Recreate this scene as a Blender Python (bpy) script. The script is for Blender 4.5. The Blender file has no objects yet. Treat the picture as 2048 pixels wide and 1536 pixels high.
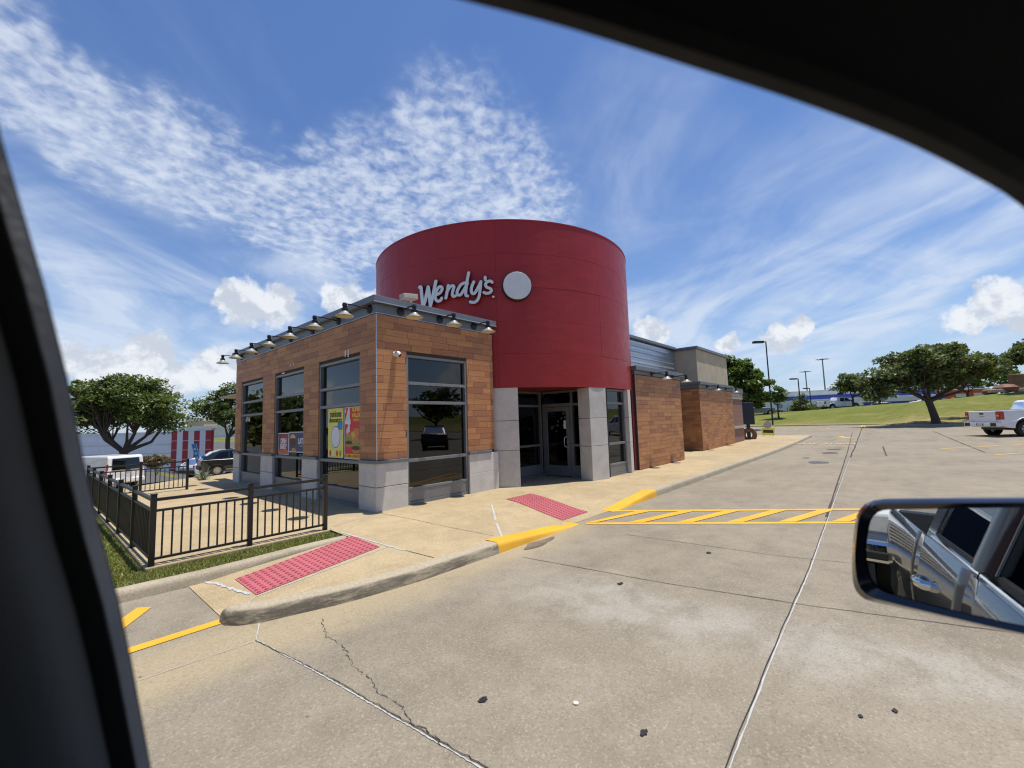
import bpy, math, random
import numpy as np
from mathutils import Vector, Matrix
random.seed(7); RNG = np.random.default_rng(11)
sc = bpy.context.scene
COL = sc.collection
rad = math.radians

# ------------------------------------------------------------------ camera
F = 855.0; HC = 77.0; ROLL = rad(1.78); YAW = rad(41.6); EYE = 1.75
pit = math.atan(HC / F)
FW = np.array([math.cos(YAW)*math.cos(pit), math.sin(YAW)*math.cos(pit), math.sin(pit)])
_r0 = np.array([math.sin(YAW), -math.cos(YAW), 0.0]); _u0 = np.cross(_r0, FW)
RT = math.cos(ROLL)*_r0 - math.sin(ROLL)*_u0
UP = np.cross(RT, FW)
CAM = np.array([0.0, 0.0, EYE])
cam_d = bpy.data.cameras.new('camera'); cam = bpy.data.objects.new('camera', cam_d); COL.objects.link(cam)
cam_d.sensor_width = 36.0; cam_d.lens = F/2048*36.0
cam_d.clip_start = 0.02; cam_d.clip_end = 5000
m = Matrix(((RT[0], UP[0], -FW[0], 0), (RT[1], UP[1], -FW[1], 0), (RT[2], UP[2], -FW[2], EYE), (0, 0, 0, 1)))
cam.matrix_world = m
cam_d.dof.use_dof = True; cam_d.dof.focus_distance = 12.0; cam_d.dof.aperture_fstop = 3.3
sc.camera = cam

# ------------------------------------------------------------------ light
SUN = np.array([0.157, -0.139, 0.978]); SUN = SUN/np.linalg.norm(SUN)
sun_d = bpy.data.lights.new('sun', 'SUN'); sun_d.energy = 4.4; sun_d.angle = rad(0.53); sun_d.color = (1.0, 0.94, 0.84)
sun = bpy.data.objects.new('sun', sun_d); COL.objects.link(sun)
sun.rotation_euler = Vector(SUN).to_track_quat('Z', 'Y').to_euler(); sun.location = (0, 0, 40)
sc.view_settings.view_transform = 'Standard'; sc.view_settings.look = 'None'
sc.view_settings.exposure = 0.36; sc.view_settings.gamma = 1.0
sc.cycles.max_bounces = 6; sc.cycles.diffuse_bounces = 3; sc.cycles.transparent_max_bounces = 8; sc.cycles.caustics_reflective = False; sc.cycles.caustics_refractive = False; sc.cycles.filter_width = 1.2
sc.cycles.use_denoising = True

def ray(px, py):
    return FW*F + RT*(px-1024) - UP*(py-768)

# ------------------------------------------------------------------ node helper
class NT:
    def __init__(s, tree): s.t = tree; s.n = tree.nodes; s.l = tree.links
    def new(s, typ, **kw):
        n = s.n.new(typ)
        for k, v in kw.items(): setattr(n, k, v)
        return n
    def put(s, sock, v):
        if isinstance(v, (int, float)):
            sock.default_value = v
        elif isinstance(v, (tuple, list)):
            if len(v) == 3 and len(sock.default_value) == 4: v = tuple(v)+(1,)
            sock.default_value = v
        elif v is not None: s.l.new(v, sock)
    def math(s, op, a, b=None, c=None, clamp=False):
        n = s.new('ShaderNodeMath', operation=op, use_clamp=clamp)
        s.put(n.inputs[0], a)
        if b is not None: s.put(n.inputs[1], b)
        if c is not None: s.put(n.inputs[2], c)
        return n.outputs[0]
    def vmath(s, op, a, b=None, scale=None):
        n = s.new('ShaderNodeVectorMath', operation=op)
        s.put(n.inputs[0], a)
        if b is not None: s.put(n.inputs[1], b)
        if scale is not None: s.put(n.inputs[3], scale)
        return n.outputs['Value'] if op in ('DOT_PRODUCT', 'LENGTH', 'DISTANCE') else n.outputs[0]
    def noise(s, vec, scale, detail=4, rough=.55, dist=0.0, out=0):
        n = s.new('ShaderNodeTexNoise'); s.put(n.inputs['Vector'], vec)
        n.inputs['Scale'].default_value = scale; n.inputs['Detail'].default_value = detail
        n.inputs['Roughness'].default_value = rough; n.inputs['Distortion'].default_value = dist
        return n.outputs[out]
    def vor(s, vec, scale, feature='F1', out='Distance', rnd=1.0):
        n = s.new('ShaderNodeTexVoronoi', feature=feature); s.put(n.inputs['Vector'], vec)
        n.inputs['Scale'].default_value = scale; n.inputs['Randomness'].default_value = rnd
        return n.outputs[out]
    def ss(s, v, a, b, o0=0.0, o1=1.0):
        n = s.new('ShaderNodeMapRange', interpolation_type='SMOOTHSTEP'); s.put(n.inputs['Value'], v)
        s.put(n.inputs['From Min'], a); s.put(n.inputs['From Max'], b)
        s.put(n.inputs['To Min'], o0); s.put(n.inputs['To Max'], o1)
        return n.outputs[0]
    def mix(s, f, a, b, typ='MIX'):
        n = s.new('ShaderNodeMix', data_type='RGBA', blend_type=typ); s.put(n.inputs[0], f)
        s.put(n.inputs[6], a); s.put(n.inputs[7], b)
        return n.outputs[2]
    def sep(s, v):
        n = s.new('ShaderNodeSeparateXYZ'); s.put(n.inputs[0], v); return n.outputs
    def comb(s, x, y, z):
        n = s.new('ShaderNodeCombineXYZ')
        for i, q in enumerate((x, y, z)): s.put(n.inputs[i], q)
        return n.outputs[0]
    def ramp(s, f, stops):
        n = s.new('ShaderNodeValToRGB'); s.put(n.inputs[0], f); e = n.color_ramp.elements
        while len(e) < len(stops): e.new(0.5)
        for i, (p, c) in enumerate(stops): e[i].position = p; e[i].color = tuple(c)+(1,)
        return n.outputs[0]
    def bump(s, h, strength, dist=0.01, normal=None):
        n = s.new('ShaderNodeBump'); s.put(n.inputs['Height'], h)
        n.inputs['Strength'].default_value = strength; n.inputs['Distance'].default_value = dist
        if normal is not None: s.put(n.inputs['Normal'], normal)
        return n.outputs[0]

# ------------------------------------------------------------------ sky
world = bpy.data.worlds.new('World'); sc.world = world; world.use_nodes = True
w = NT(world.node_tree); w.n.clear()
SKYS = 0.092
def pdir(px, py):
    d = ray(px, py); return tuple(float(q) for q in d/np.linalg.norm(d))
sky = w.new('ShaderNodeTexSky', sky_type='NISHITA'); sky.sun_disc = False
sky.sun_elevation = math.asin(SUN[2]); sky.sun_rotation = math.atan2(SUN[0], SUN[1])
sky.air_density = 1.2; sky.dust_density = 0.3; sky.ozone_density = 2.6; sky.altitude = 150
gen = w.new('ShaderNodeTexCoord').outputs['Generated']
dn = w.vmath('NORMALIZE', gen)
dx, dy, dz = w.sep(dn)
den = w.math('ADD', w.math('MAXIMUM', dz, 0.0), 0.16)
plane = w.comb(w.math('DIVIDE', dx, den), w.math('DIVIDE', dy, den), 0.0)
wn = w.vmath('SUBTRACT', w.noise(dn, 4.0, 4, .6, out=1), (.5, .5, .5))
wf_ = w.vmath('SUBTRACT', w.noise(dn, 26.0, 4, .62, out=1), (.5, .5, .5))
dw = w.vmath('NORMALIZE', w.vmath('ADD', dn, w.vmath('SCALE', wn, scale=0.24)))
dw2 = w.vmath('NORMALIZE', w.vmath('ADD', w.vmath('ADD', dn, w.vmath('SCALE', wn, scale=0.05)), w.vmath('SCALE', wf_, scale=0.062)))
def blobs(lst, dirn, soft=0.55):
    out = None
    for (px, py, rpx) in lst:
        c = pdir(px, py)
        d2 = pdir(px+rpx, py)
        a = math.acos(min(1, sum(p*q for p, q in zip(c, d2))))
        v = w.ss(w.vmath('DOT_PRODUCT', dirn, c), math.cos(a*(1+soft)), math.cos(a*max(.05, 1-soft)))
        out = v if out is None else w.math('MAXIMUM', out, v)
    return out
infr = w.vmath('DOT_PRODUCT', dn, tuple(float(q) for q in FW))
outv = w.ss(infr, .62, .38)
# mackerel sheet of small soft puffs
mk = blobs([(20, 130, 120), (150, 215, 105), (290, 290, 105), (420, 345, 100), (560, 405, 95), (690, 430, 100), (800, 405, 120), (910, 370, 130), (845, 275, 60), (1000, 430, 105), (850, 480, 100)], dw, .8)
p1 = w.noise(plane, 11.0, 2, .5, .35); p2 = w.noise(plane, 27.0, 3, .55, .25)
puff = w.math('ADD', w.math('MULTIPLY', p1, .45), w.math('MULTIPLY', p2, .55))
elsew = w.ss(w.noise(plane, .7, 2, .5), .55, .75, 0, .6)
mk = w.math('MAXIMUM', mk, w.math('MULTIPLY', elsew, outv))
a1 = w.math('MULTIPLY', w.ss(w.math('ADD', puff, w.math('MULTIPLY', mk, .22)), .50, .92, .05, .76), w.ss(mk, .0, .85))
# thin cirrus veils, streaks drawn out along one direction
rot = w.new('ShaderNodeMapping'); w.put(rot.inputs['Vector'], plane); rot.vector_type = 'TEXTURE'; rot.inputs['Rotation'].default_value = (0, 0, rad(52)); rot.inputs['Scale'].default_value = (1.45, .62, 1)
c1 = w.math('ADD', w.math('MULTIPLY', w.noise(rot.outputs[0], 1.0, 5, .52, 1.2), .62), w.math('MULTIPLY', w.noise(plane, 1.7, 5, .6, .8), .38)); c2 = w.noise(plane, .5, 2, .5, .3)
cir = w.math('MULTIPLY', w.ss(c1, .42, .68), w.ss(c2, .30, .58))
low = w.ss(dz, .70, .15, .40, 1.0)
cvm = blobs([(280, 470, 190), (120, 380, 170), (430, 560, 150), (560, 590, 100), (1700, 430, 170), (1500, 490, 180), (1900, 400, 150), (1380, 550, 170), (1600, 600, 190), (1850, 560, 170), (1250, 330, 130), (200, 640, 150), (400, 690, 140)], dw, .9)
a2 = w.math('MULTIPLY', w.math('ADD', w.math('MULTIPLY', cir, .45), w.math('MULTIPLY', cvm, w.ss(c1, .36, .66, .06, .72))), low)
a2 = w.math('MINIMUM', a2, .80)
# low cumulus heaps
cu_m = blobs([(490, 605, 50), (560, 612, 44), (455, 588, 30), (690, 605, 40), (668, 592, 26), (735, 620, 36), (2005, 585, 48), (1945, 630, 52), (2046, 625, 60), (1300, 665, 30), (1455, 690, 24), (1560, 682, 36), (1605, 662, 28), (180, 735, 52), (110, 720, 52), (300, 700, 48), (260, 745, 56), (350, 755, 52), (440, 735, 48)], dw2, .42)
cn = w.noise(dn, 14.0, 6, .6, .1); cn_up = w.noise(w.vmath('ADD', dn, (.006, -.005, .024)), 14.0, 6, .6, .1)
belt = w.math('MULTIPLY', w.ss(dz, .0, .06), w.ss(dz, .34, .14))
cfar = w.math('MULTIPLY', w.ss(w.noise(dw2, 3.2, 3, .5), .56, .66), belt)
cu_all = w.math('MAXIMUM', cu_m, w.math('MULTIPLY', cfar, outv))
a3 = w.ss(cu_all, .15, 1.0, 0, .90)
shade = w.ss(w.math('SUBTRACT', cn, cn_up), -.09, .08)
K = 1.0/SKYS
cu_col = w.mix(shade, (.47*K, .51*K, .58*K), (.70*K, .72*K, .75*K))
hz = w.ss(dz, .30, .0, 0, .58)
col = sky.outputs[0]
col = w.vmath('MULTIPLY', col, (.70, .84, 1.10))
col = w.mix(hz, col, (.42*K, .53*K, .68*K))
col = w.mix(a2, col, (.53*K, .60*K, .71*K))
col = w.mix(a1, col, (.62*K, .67*K, .745*K))
col = w.mix(a3, col, cu_col)
bg = w.new('ShaderNodeBackground'); w.put(bg.inputs[0], col); bg.inputs[1].default_value = SKYS
world.cycles.sampling_method = 'MANUAL'; world.cycles.sample_map_resolution = 256
wo = w.new('ShaderNodeOutputWorld'); w.l.new(bg.outputs[0], wo.inputs[0])

# ------------------------------------------------------------------ terrain
def sst(a, b, x):
    t = np.clip((np.asarray(x, float)-a)/(b-a), 0, 1); return t*t*(3-2*t)
def XC(y):   # far kerb of the lot
    return np.interp(y, [-60, -0.9, 0.6, 60], [48.0, 48.5, 54.0, 53.0])
def LOT(x, y):   # paved level
    r = 0.42*sst(20, 50, x)
    lf = sst(17.0, 27, y)*(-1.18+.35*sst(3, 9, x)) - 1.3*sst(30, 46, y)
    lf = lf*(1-sst(12, 30, x))
    return r+lf
def TER(x, y):
    x = np.asarray(x, float); y = np.asarray(y, float)
    base = LOT(x, y)
    d = x-XC(y)
    crest = np.interp(y, [-60, -11, -7, -2.7, 2, 7, 13, 30], [4.0, 3.3, 3.05, 2.7, 2.4, 2.2, 1.95, 1.7])
    hill = .14*sst(0, .3, d) + (crest-.5)*sst(0.2, 19, d)
    bump = .10*np.sin(x*.31+y*.17)*np.sin(y*.23-x*.11)*sst(2, 10, d)*(1-sst(22, 30, d))
    return base+hill+bump - .9*sst(30, 38, d) - 1.5*sst(120, 200, -x)
def G(px, py, dz=0.0, fn=LOT):
    d = ray(px, py); z = dz
    for _ in range(25):
        t = (z-EYE)/d[2]; p = CAM+d*t
        z = .5*z+.5*(float(fn(p[0], p[1]))+dz)
    return p
def atX(px, py, X): d = ray(px, py); return CAM+d*(X/d[0])
def atY(px, py, Y): d = ray(px, py); return CAM+d*(Y/d[1])
def atD(px, py, D): return CAM+ray(px, py)/F*D

# ------------------------------------------------------------------ materials
MATS = {}
def mat(name):
    m_ = bpy.data.materials.new(name); m_.use_nodes = True; t = NT(m_.node_tree)
    b = t.n['Principled BSDF']; MATS[name] = m_
    return m_, t, b
def simple(name, col, rough=.6, metal=0.0, var=.12, scale=6.0, bump=0.0, bscale=60.0, spec=.5, coat=0.0, dirt=0.0):
    m_, t, b = mat(name)
    pos = t.new('ShaderNodeTexCoord').outputs['Object']
    n = t.noise(pos, scale, 5, .6)
    c0 = tuple(max(0, q*(1-var)) for q in col); c1 = tuple(min(1, q*(1+var)) for q in col)
    c = t.mix(t.ss(n, .3, .7), c0, c1)
    if dirt:
        n2 = t.noise(pos, scale*.37, 6, .65, .6); c = t.mix(t.ss(n2, .5, .8, 0, dirt), c, tuple(q*.45 for q in col))
    t.put(b.inputs['Base Color'], c)
    t.put(b.inputs['Roughness'], t.ss(n, .2, .8, max(.02, rough-.07), min(1, rough+.07)))
    b.inputs['Metallic'].default_value = metal; b.inputs['Specular IOR Level'].default_value = spec
    b.inputs['Coat Weight'].default_value = coat
    if bump:
        t.put(b.inputs['Normal'], t.bump(t.noise(pos, bscale, 4, .6), bump, .01))
    return m_

def concrete(name, c_lo, c_hi, c_pale, stain=.5, drive=False, scale=1.0):
    m_, t, b = mat(name)
    pos = t.new('ShaderNodeNewGeometry').outputs['Position']
    big = t.noise(pos, .45*scale, 6, .62, .4); mid = t.noise(pos, 2.6*scale, 6, .68, .3); fine = t.noise(pos, 38, 6, .75)
    f = t.math('ADD', t.math('MULTIPLY', big, .5), t.math('MULTIPLY', mid, .5))
    c = t.ramp(f, [(.36, c_lo), (.50, tuple((a+b_)/2 for a, b_ in zip(c_lo, c_hi))), (.64, c_hi)])
    if drive:
        # pale worn strip beside a slab joint, and tyre-darkened lanes
        x, y, z = t.sep(pos)
        wob = t.math('MULTIPLY', t.math('SUBTRACT', t.noise(pos, 1.3, 5, .65), .5), 1.1)
        dd = t.math('ADD', t.math('SUBTRACT', x, t.math('MULTIPLY_ADD', y, -.13, 4.35)), wob)
        band = t.math('MULTIPLY', t.ss(dd, -1.05, -.35), t.ss(dd, .35, .0))
        band = t.math('MULTIPLY', band, t.ss(y, 3.9, 2.2))
        c = t.mix(t.math('MULTIPLY', band, t.ss(mid, .34, .62, .20, .75)), c, c_pale)
        sed = t.math('MULTIPLY', t.math('MULTIPLY', t.ss(t.math('ADD', y, t.math('MULTIPLY', wob, .35)), 3.45, 4.05), t.ss(y, 4.9, 4.4)), t.ss(x, 7.2, 5.6))
        c = t.mix(t.math('MULTIPLY', sed, .75), c, (.40, .325, .20))
        sm = t.noise(t.vmath('MULTIPLY', pos, (.25, 1.0, 1.0)), 1.1, 4, .6, .2)
        c = t.mix(t.ss(sm, .52, .72, 0, .38), c, tuple(q*.62 for q in c_lo))
    st = t.noise(pos, 1.1*scale, 7, .7, 1.2)
    c = t.mix(t.ss(st, .56, .76, 0, stain), c, tuple(q*.5 for q in c_lo))
    # exposed aggregate
    v = t.vor(pos, 95, out='Color'); vs = t.sep(v)[0]
    c = t.mix(t.ss(vs, .80, .97, 0, .34), c, tuple(min(1, q*1.5) for q in c_hi))
    c = t.mix(t.ss(vs, .20, .03, 0, .34), c, tuple(q*.55 for q in c_lo))
    c = t.mix(t.ss(fine, .35, .7, .20, 0), c, tuple(q*.4 for q in c_lo))
    sp = t.vor(pos, 2.2, out='Distance')
    c = t.mix(t.ss(sp, .035, .012, 0, .8), c, (.02, .018, .015))
    t.put(b.inputs['Base Color'], c); b.inputs['Roughness'].default_value = .88; b.inputs['Specular IOR Level'].default_value = .25
    h = t.math('ADD', t.math('MULTIPLY', fine, .6), t.math('MULTIPLY', vs, .25))
    t.put(b.inputs['Normal'], t.bump(h, .35, .006))
    return m_
concrete('lot_concrete', (.208, .180, .136), (.312, .270, .204), (.365, .342, .295), .34, True)
concrete('walk_concrete', (.335, .262, .155), (.485, .385, .235), (.5, .45, .35), .42)
concrete('kerb_concrete', (.30, .26, .19), (.44, .38, .28), (.5, .45, .35), .5)

def kerb_dirty():
    m_, t, b = mat('kerb_scuffed')
    pos = t.new('ShaderNodeNewGeometry').outputs['Position']
    x, y, z = t.sep(pos)
    n = t.noise(t.vmath('MULTIPLY', pos, (.8, 2, 6)), 3.0, 6, .7, .5); g = t.noise(pos, 40, 5, .7)
    c = t.mix(t.ss(g, .3, .7), (.30, .26, .19), (.44, .37, .26))
    # black tyre rubber rubbed onto the vertical face
    m1 = t.math('MULTIPLY', t.ss(z, .128, .105), t.ss(n, .36, .60))
    c = t.mix(t.math('MULTIPLY', m1, .72), c, (.05, .046, .04))
    t.put(b.inputs['Base Color'], c); b.inputs['Roughness'].default_value = .85
    t.put(b.inputs['Normal'], t.bump(g, .5, .006))
kerb_dirty()

def paint(name, colr, wear=.35):
    m_, t, b = mat(name)
    pos = t.new('ShaderNodeNewGeometry').outputs['Position']
    n = t.noise(pos, 9, 7, .75, .4); n2 = t.noise(pos, 60, 4, .7); n3 = t.noise(pos, 1.7, 3, .5)
    c = t.mix(t.ss(n3, .3, .7), tuple(q*.86 for q in colr), colr)
    k = t.math('ADD', t.math('MULTIPLY', n, .6), t.math('MULTIPLY', n2, .4))
    c = t.mix(t.ss(k, .56, .68, 0, wear), c, (.30, .25, .18))
    t.put(b.inputs['Base Color'], c); b.inputs['Roughness'].default_value = .62
    t.put(b.inputs['Normal'], t.bump(n2, .3, .004))
paint('yellow_paint', (.74, .39, .022), .75); paint('yellow_worn', (.62, .38, .07), 1.0); paint('white_seal', (.47, .475, .47), 1.0)
paint('red_tactile', (.47, .115, .135), .25); paint('red_dome', (.27, .045, .062), .25)

def plank_mat(name):
    m_, t, b = mat(name)
    oi = t.new('ShaderNodeObjectInfo').outputs['Random']
    isl = t.new('ShaderNodeNewGeometry').outputs['Random Per Island']
    k = t.math('FRACT', t.math('ADD', t.math('MULTIPLY', oi, 7.31), t.math('MULTIPLY', isl, 3.77)))
    base = t.ramp(k, [(0.0, (.40, .178, .076)), (.22, (.315, .138, .070)), (.42, (.475, .222, .090)), (.62, (.42, .196, .084)), (.82, (.51, .245, .100)), (1.0, (.35, .152, .074))])
    pos = t.new('ShaderNodeNewGeometry').outputs['Position']
    off = t.vmath('ADD', pos, t.comb(t.math('MULTIPLY', k, 31.0), t.math('MULTIPLY', k, 17.0), t.math('MULTIPLY', k, 9.0)))
    st = t.vmath('MULTIPLY', off, (2.2, 2.2, 42.0))
    g = t.noise(st, 1.0, 6, .65, .6); g2 = t.noise(t.vmath('MULTIPLY', off, (1.2, 1.2, 9.0)), 1.0, 4, .6, 1.4)
    c = t.mix(t.ss(g, .38, .70, 0, .5), base, t.vmath('MULTIPLY', base, (.62, .56, .52)))
    c = t.mix(t.ss(g2, .45, .75, 0, .35), c, t.vmath('MULTIPLY', base, (1.3, 1.28, 1.2)))
    t.put(b.inputs['Base Color'], c); b.inputs['Roughness'].default_value = .55; b.inputs['Specular IOR Level'].default_value = .4
    t.put(b.inputs['Normal'], t.bump(g, .3, .005))
plank_mat('plank_wood')

def panel_conc():
    m_, t, b = mat('panel_concrete')
    pos = t.new('ShaderNodeNewGeometry').outputs['Position']
    oi = t.new('ShaderNodeObjectInfo').outputs['Random']
    n = t.noise(pos, 3.0, 6, .65, .4); f = t.noise(pos, 55, 5, .7)
    c = t.ramp(t.math('ADD', t.math('MULTIPLY', n, .8), t.math('MULTIPLY', oi, .16)), [(.30, (.50, .482, .44)), (.55, (.61, .588, .54)), (.75, (.68, .655, .605))])
    c = t.mix(t.ss(f, .3, .6, .25, 0), c, (.15, .145, .135))
    h = t.vor(pos, 7.5, out='Distance'); hole = t.ss(h, .06, .035)
    h2 = t.vor(pos, 19, out='Distance'); hole = t.math('MAXIMUM', hole, t.math('MULTIPLY', t.ss(h2, .07, .03), .6))
    c = t.mix(t.math('MULTIPLY', hole, .75), c, (.07, .066, .06))
    t.put(b.inputs['Base Color'], c); b.inputs['Roughness'].default_value = .85; b.inputs['Specular IOR Level'].default_value = .25
    t.put(b.inputs['Normal'], t.bump(t.math('SUBTRACT', t.math('MULTIPLY', f, .4), hole), .5, .006))
panel_conc()

def drum_red():
    m_, t, b = mat('drum_red')
    pos = t.new('ShaderNodeNewGeometry').outputs['Position']
    oi = t.new('ShaderNodeObjectInfo').outputs['Random']
    n = t.noise(t.vmath('MULTIPLY', pos, (1, 1, .25)), 1.5, 5, .6)
    c = t.mix(t.ss(n, .3, .75), (.30, .0180, .0165), (.345, .022, .020))
    c = t.mix(t.math('MULTIPLY', oi, .16), c, (.235, .014, .017))
    stk = t.noise(t.vmath('MULTIPLY', pos, (5, 5, .22)), 1.6, 5, .7)
    c = t.mix(t.ss(stk, .54, .78, 0, .18), c, (.36, .06, .055))
    t.put(b.inputs['Base Color'], c)
    t.put(b.inputs['Roughness'], t.ss(t.noise(pos, 4, 4, .6), .3, .7, .34, .46)); b.inputs['Specular IOR Level'].default_value = .36
    t.put(b.inputs['Normal'], t.bump(t.noise(t.vmath('MULTIPLY', pos, (1, 1, 1.8)), .9, 3, .55), .32, .06))
drum_red()

def glass(name, tint, ior=1.58, rough=.012):
    m_, t, b = mat(name); t.n.remove(b)
    tr = t.new('ShaderNodeBsdfTransparent'); tr.inputs[0].default_value = tuple(tint)+(1,)
    gl = t.new('ShaderNodeBsdfGlossy'); gl.inputs['Roughness'].default_value = rough; gl.inputs[0].default_value = (.93, .96, 1, 1)
    pos = t.new('ShaderNodeNewGeometry').outputs['Position']
    t.put(gl.inputs['Normal'], t.bump(t.noise(pos, .9, 2, .5), .05, .05))
    fr = t.new('ShaderNodeFresnel'); fr.inputs[0].default_value = ior
    mx = t.new('ShaderNodeMixShader'); t.l.new(fr.outputs[0], mx.inputs[0]); t.l.new(tr.outputs[0], mx.inputs[1]); t.l.new(gl.outputs[0], mx.inputs[2])
    t.l.new(mx.outputs[0], t.n['Material Output'].inputs[0])
glass('tinted_glass', (.14, .14, .15)); glass('car_glass', (.10, .11, .12), 1.5)

def leafmat(name, c0, c1, c2, trans=.35):
    m_, t, b = mat(name); t.n.remove(b)
    isl = t.new('ShaderNodeNewGeometry').outputs['Random Per Island']
    pos = t.new('ShaderNodeNewGeometry').outputs['Position']
    n = t.noise(pos, .9, 4, .6)
    c = t.ramp(t.math('ADD', t.math('MULTIPLY', isl, .55), t.math('MULTIPLY', n, .45)), [(.15, c0), (.5, c1), (.85, c2)])
    df = t.new('ShaderNodeBsdfDiffuse'); t.put(df.inputs[0], c)
    tl = t.new('ShaderNodeBsdfTranslucent'); t.put(tl.inputs[0], t.vmath('MULTIPLY', c, (1.15, 1.25, .55)))
    gl = t.new('ShaderNodeBsdfGlossy'); gl.inputs['Roughness'].default_value = .45; gl.inputs[0].default_value = (.5, .5, .5, 1)
    m1 = t.new('ShaderNodeMixShader'); m1.inputs[0].default_value = trans; t.l.new(df.outputs[0], m1.inputs[1]); t.l.new(tl.outputs[0], m1.inputs[2])
    m2 = t.new('ShaderNodeMixShader'); m2.inputs[0].default_value = .06; t.l.new(m1.outputs[0], m2.inputs[1]); t.l.new(gl.outputs[0], m2.inputs[2])
    t.l.new(m2.outputs[0], t.n['Material Output'].inputs[0])
leafmat('oak_leaf', (.050, .076, .022), (.105, .145, .038), (.19, .225, .07))
leafmat('dark_leaf', (.050, .070, .028), (.105, .135, .050), (.19, .21, .09))
leafmat('bright_leaf', (.040, .075, .016), (.085, .145, .028), (.17, .22, .050))
leafmat('crepe_leaf', (.07, .09, .035), (.15, .13, .07), (.34, .19, .16))
leafmat('yucca_leaf', (.06, .085, .05), (.12, .15, .09), (.20, .22, .15), .15)
leafmat('grass_blade', (.11, .15, .03), (.21, .225, .055), (.38, .33, .12), .3)

def grass():
    m_, t, b = mat('grass')
    pos = t.new('ShaderNodeNewGeometry').outputs['Position']
    n = t.noise(pos, .22, 6, .62, .5); n2 = t.noise(pos, 1.6, 6, .7); n3 = t.noise(pos, 24, 5, .75)
    c = t.ramp(t.math('ADD', t.math('MULTIPLY', n, .55), t.math('MULTIPLY', n2, .45)), [(.30, (.10, .145, .024)), (.46, (.155, .18, .036)), (.60, (.23, .215, .062)), (.76, (.32, .255, .115))])
    c = t.mix(t.ss(n3, .35, .65, .65, 0), c, (.060, .080, .016))
    pt = t.noise(t.vmath('MULTIPLY', pos, (1, .45, 1)), .75, 6, .7, .8)
    c = t.mix(t.ss(pt, .50, .70, 0, .55), c, (.30, .235, .10))
    # bare strip along the kerb foot
    x, y, z = t.sep(pos)
    dry = t.math('MULTIPLY', t.ss(x, 58, 53), t.ss(x, 30, 47))
    c = t.mix(t.math('MULTIPLY', dry, t.ss(n2, .3, .65, .2, .8)), c, (.33, .255, .125))
    t.put(b.inputs['Base Color'], c); b.inputs['Roughness'].default_value = .95; b.inputs['Specular IOR Level'].default_value = .1
    t.put(b.inputs['Normal'], t.bump(t.math('ADD', n3, t.math('MULTIPLY', n2, .6)), .7, .06))
grass()

def asphalt():
    m_, t, b = mat('asphalt')
    pos = t.new('ShaderNodeNewGeometry').outputs['Position']
    n = t.noise(pos, .5, 5, .6); n2 = t.noise(pos, 30, 4, .7)
    c = t.mix(n, (.055, .055, .056), (.10, .098, .092)); c = t.mix(t.ss(n2, .4, .7, 0, .4), c, (.16, .155, .145))
    t.put(b.inputs['Base Color'], c); b.inputs['Roughness'].default_value = .9
asphalt()
def bark(name, c):
    m_, t, b = mat(name)
    pos = t.new('ShaderNodeNewGeometry').outputs['Position']
    n = t.noise(t.vmath('MULTIPLY', pos, (9, 9, 2)), 2.0, 6, .7, .8)
    t.put(b.inputs['Base Color'], t.mix(n, tuple(q*.4 for q in c), tuple(q*1.5 for q in c))); b.inputs['Roughness'].default_value = .9
    t.put(b.inputs['Normal'], t.bump(n, .8, .03))
bark('bark', (.075, .060, .048))

def brickmat():
    m_, t, b = mat('small_brick')
    pos = t.new('ShaderNodeNewGeometry').outputs['Position']
    x, y, z = t.sep(pos)
    br = t.new('ShaderNodeTexBrick'); t.put(br.inputs['Vector'], t.comb(t.math('ADD', x, y), z, 0.0))
    br.inputs['Scale'].default_value = 1; br.inputs['Brick Width'].default_value = .22; br.inputs['Row Height'].default_value = .075; br.inputs['Mortar Size'].default_value = .008
    br.inputs['Color1'].default_value = (.30, .145, .10, 1); br.inputs['Color2'].default_value = (.22, .105, .075, 1); br.inputs['Mortar'].default_value = (.33, .28, .23, 1)
    t.put(b.inputs['Base Color'], t.mix(t.noise(pos, 9, 4), br.outputs[0], (.20, .10, .08))); b.inputs['Roughness'].default_value = .85
brickmat()

simple('fascia_metal', (.155, .17, .19), .45, .25, .10, 2.0, dirt=.2)
simple('frame_metal', (.20, .205, .21), .42, .35, .08, 3.0)
simple('trim_metal', (.45, .46, .47), .35, .7, .08, 3.0)
simple('dark_joint', (.045, .040, .035), .9)  # dark brown for slab joints and the cores behind the planks
simple('black_iron', (.011, .010, .0095), .42, 0.0, .25, 9.0, spec=.5)
simple('lamp_black', (.012, .012, .013), .4, .2)
simple('lamp_steel', (.22, .225, .23), .5, .3)
simple('lamp_enamel', (.55, .50, .37), .5, 0, .06)
simple('white_plastic', (.72, .72, .70), .4, 0, .05)
simple('camera_lens', (.02, .018, .012), .08, 0, .05)
simple('stucco_tan', (.50, .42, .30), .9, 0, .10, 1.2, .35, 90, .2, dirt=.12)
simple('ribbed_steel', (.50, .53, .56), .38, .75, .06, 1.0)
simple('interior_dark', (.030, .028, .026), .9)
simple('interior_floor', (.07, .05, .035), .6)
simple('roof_membrane', (.38, .37, .35), .9)
simple('sign_white', (.66, .67, .68), .45, 0, .04)
simple('sign_dark', (.018, .018, .022), .5)
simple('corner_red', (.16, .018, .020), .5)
simple('car_white', (.74, .745, .75), .28, 0, .03, 2.0, coat=.6)
simple('car_dark', (.018, .020, .026), .22, .3, .1, 2.0, coat=.8)
simple('car_grey', (.16, .17, .19), .25, .5, .06, 2.0, coat=.7)
simple('car_silver', (.085, .09, .095), .24, .2, .04, 2.0, coat=.8)
simple('tyre_rubber', (.014, .0135, .013), .85, 0, .2, 20)
simple('wheel_alloy', (.50, .50, .49), .35, .7, .1)
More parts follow.
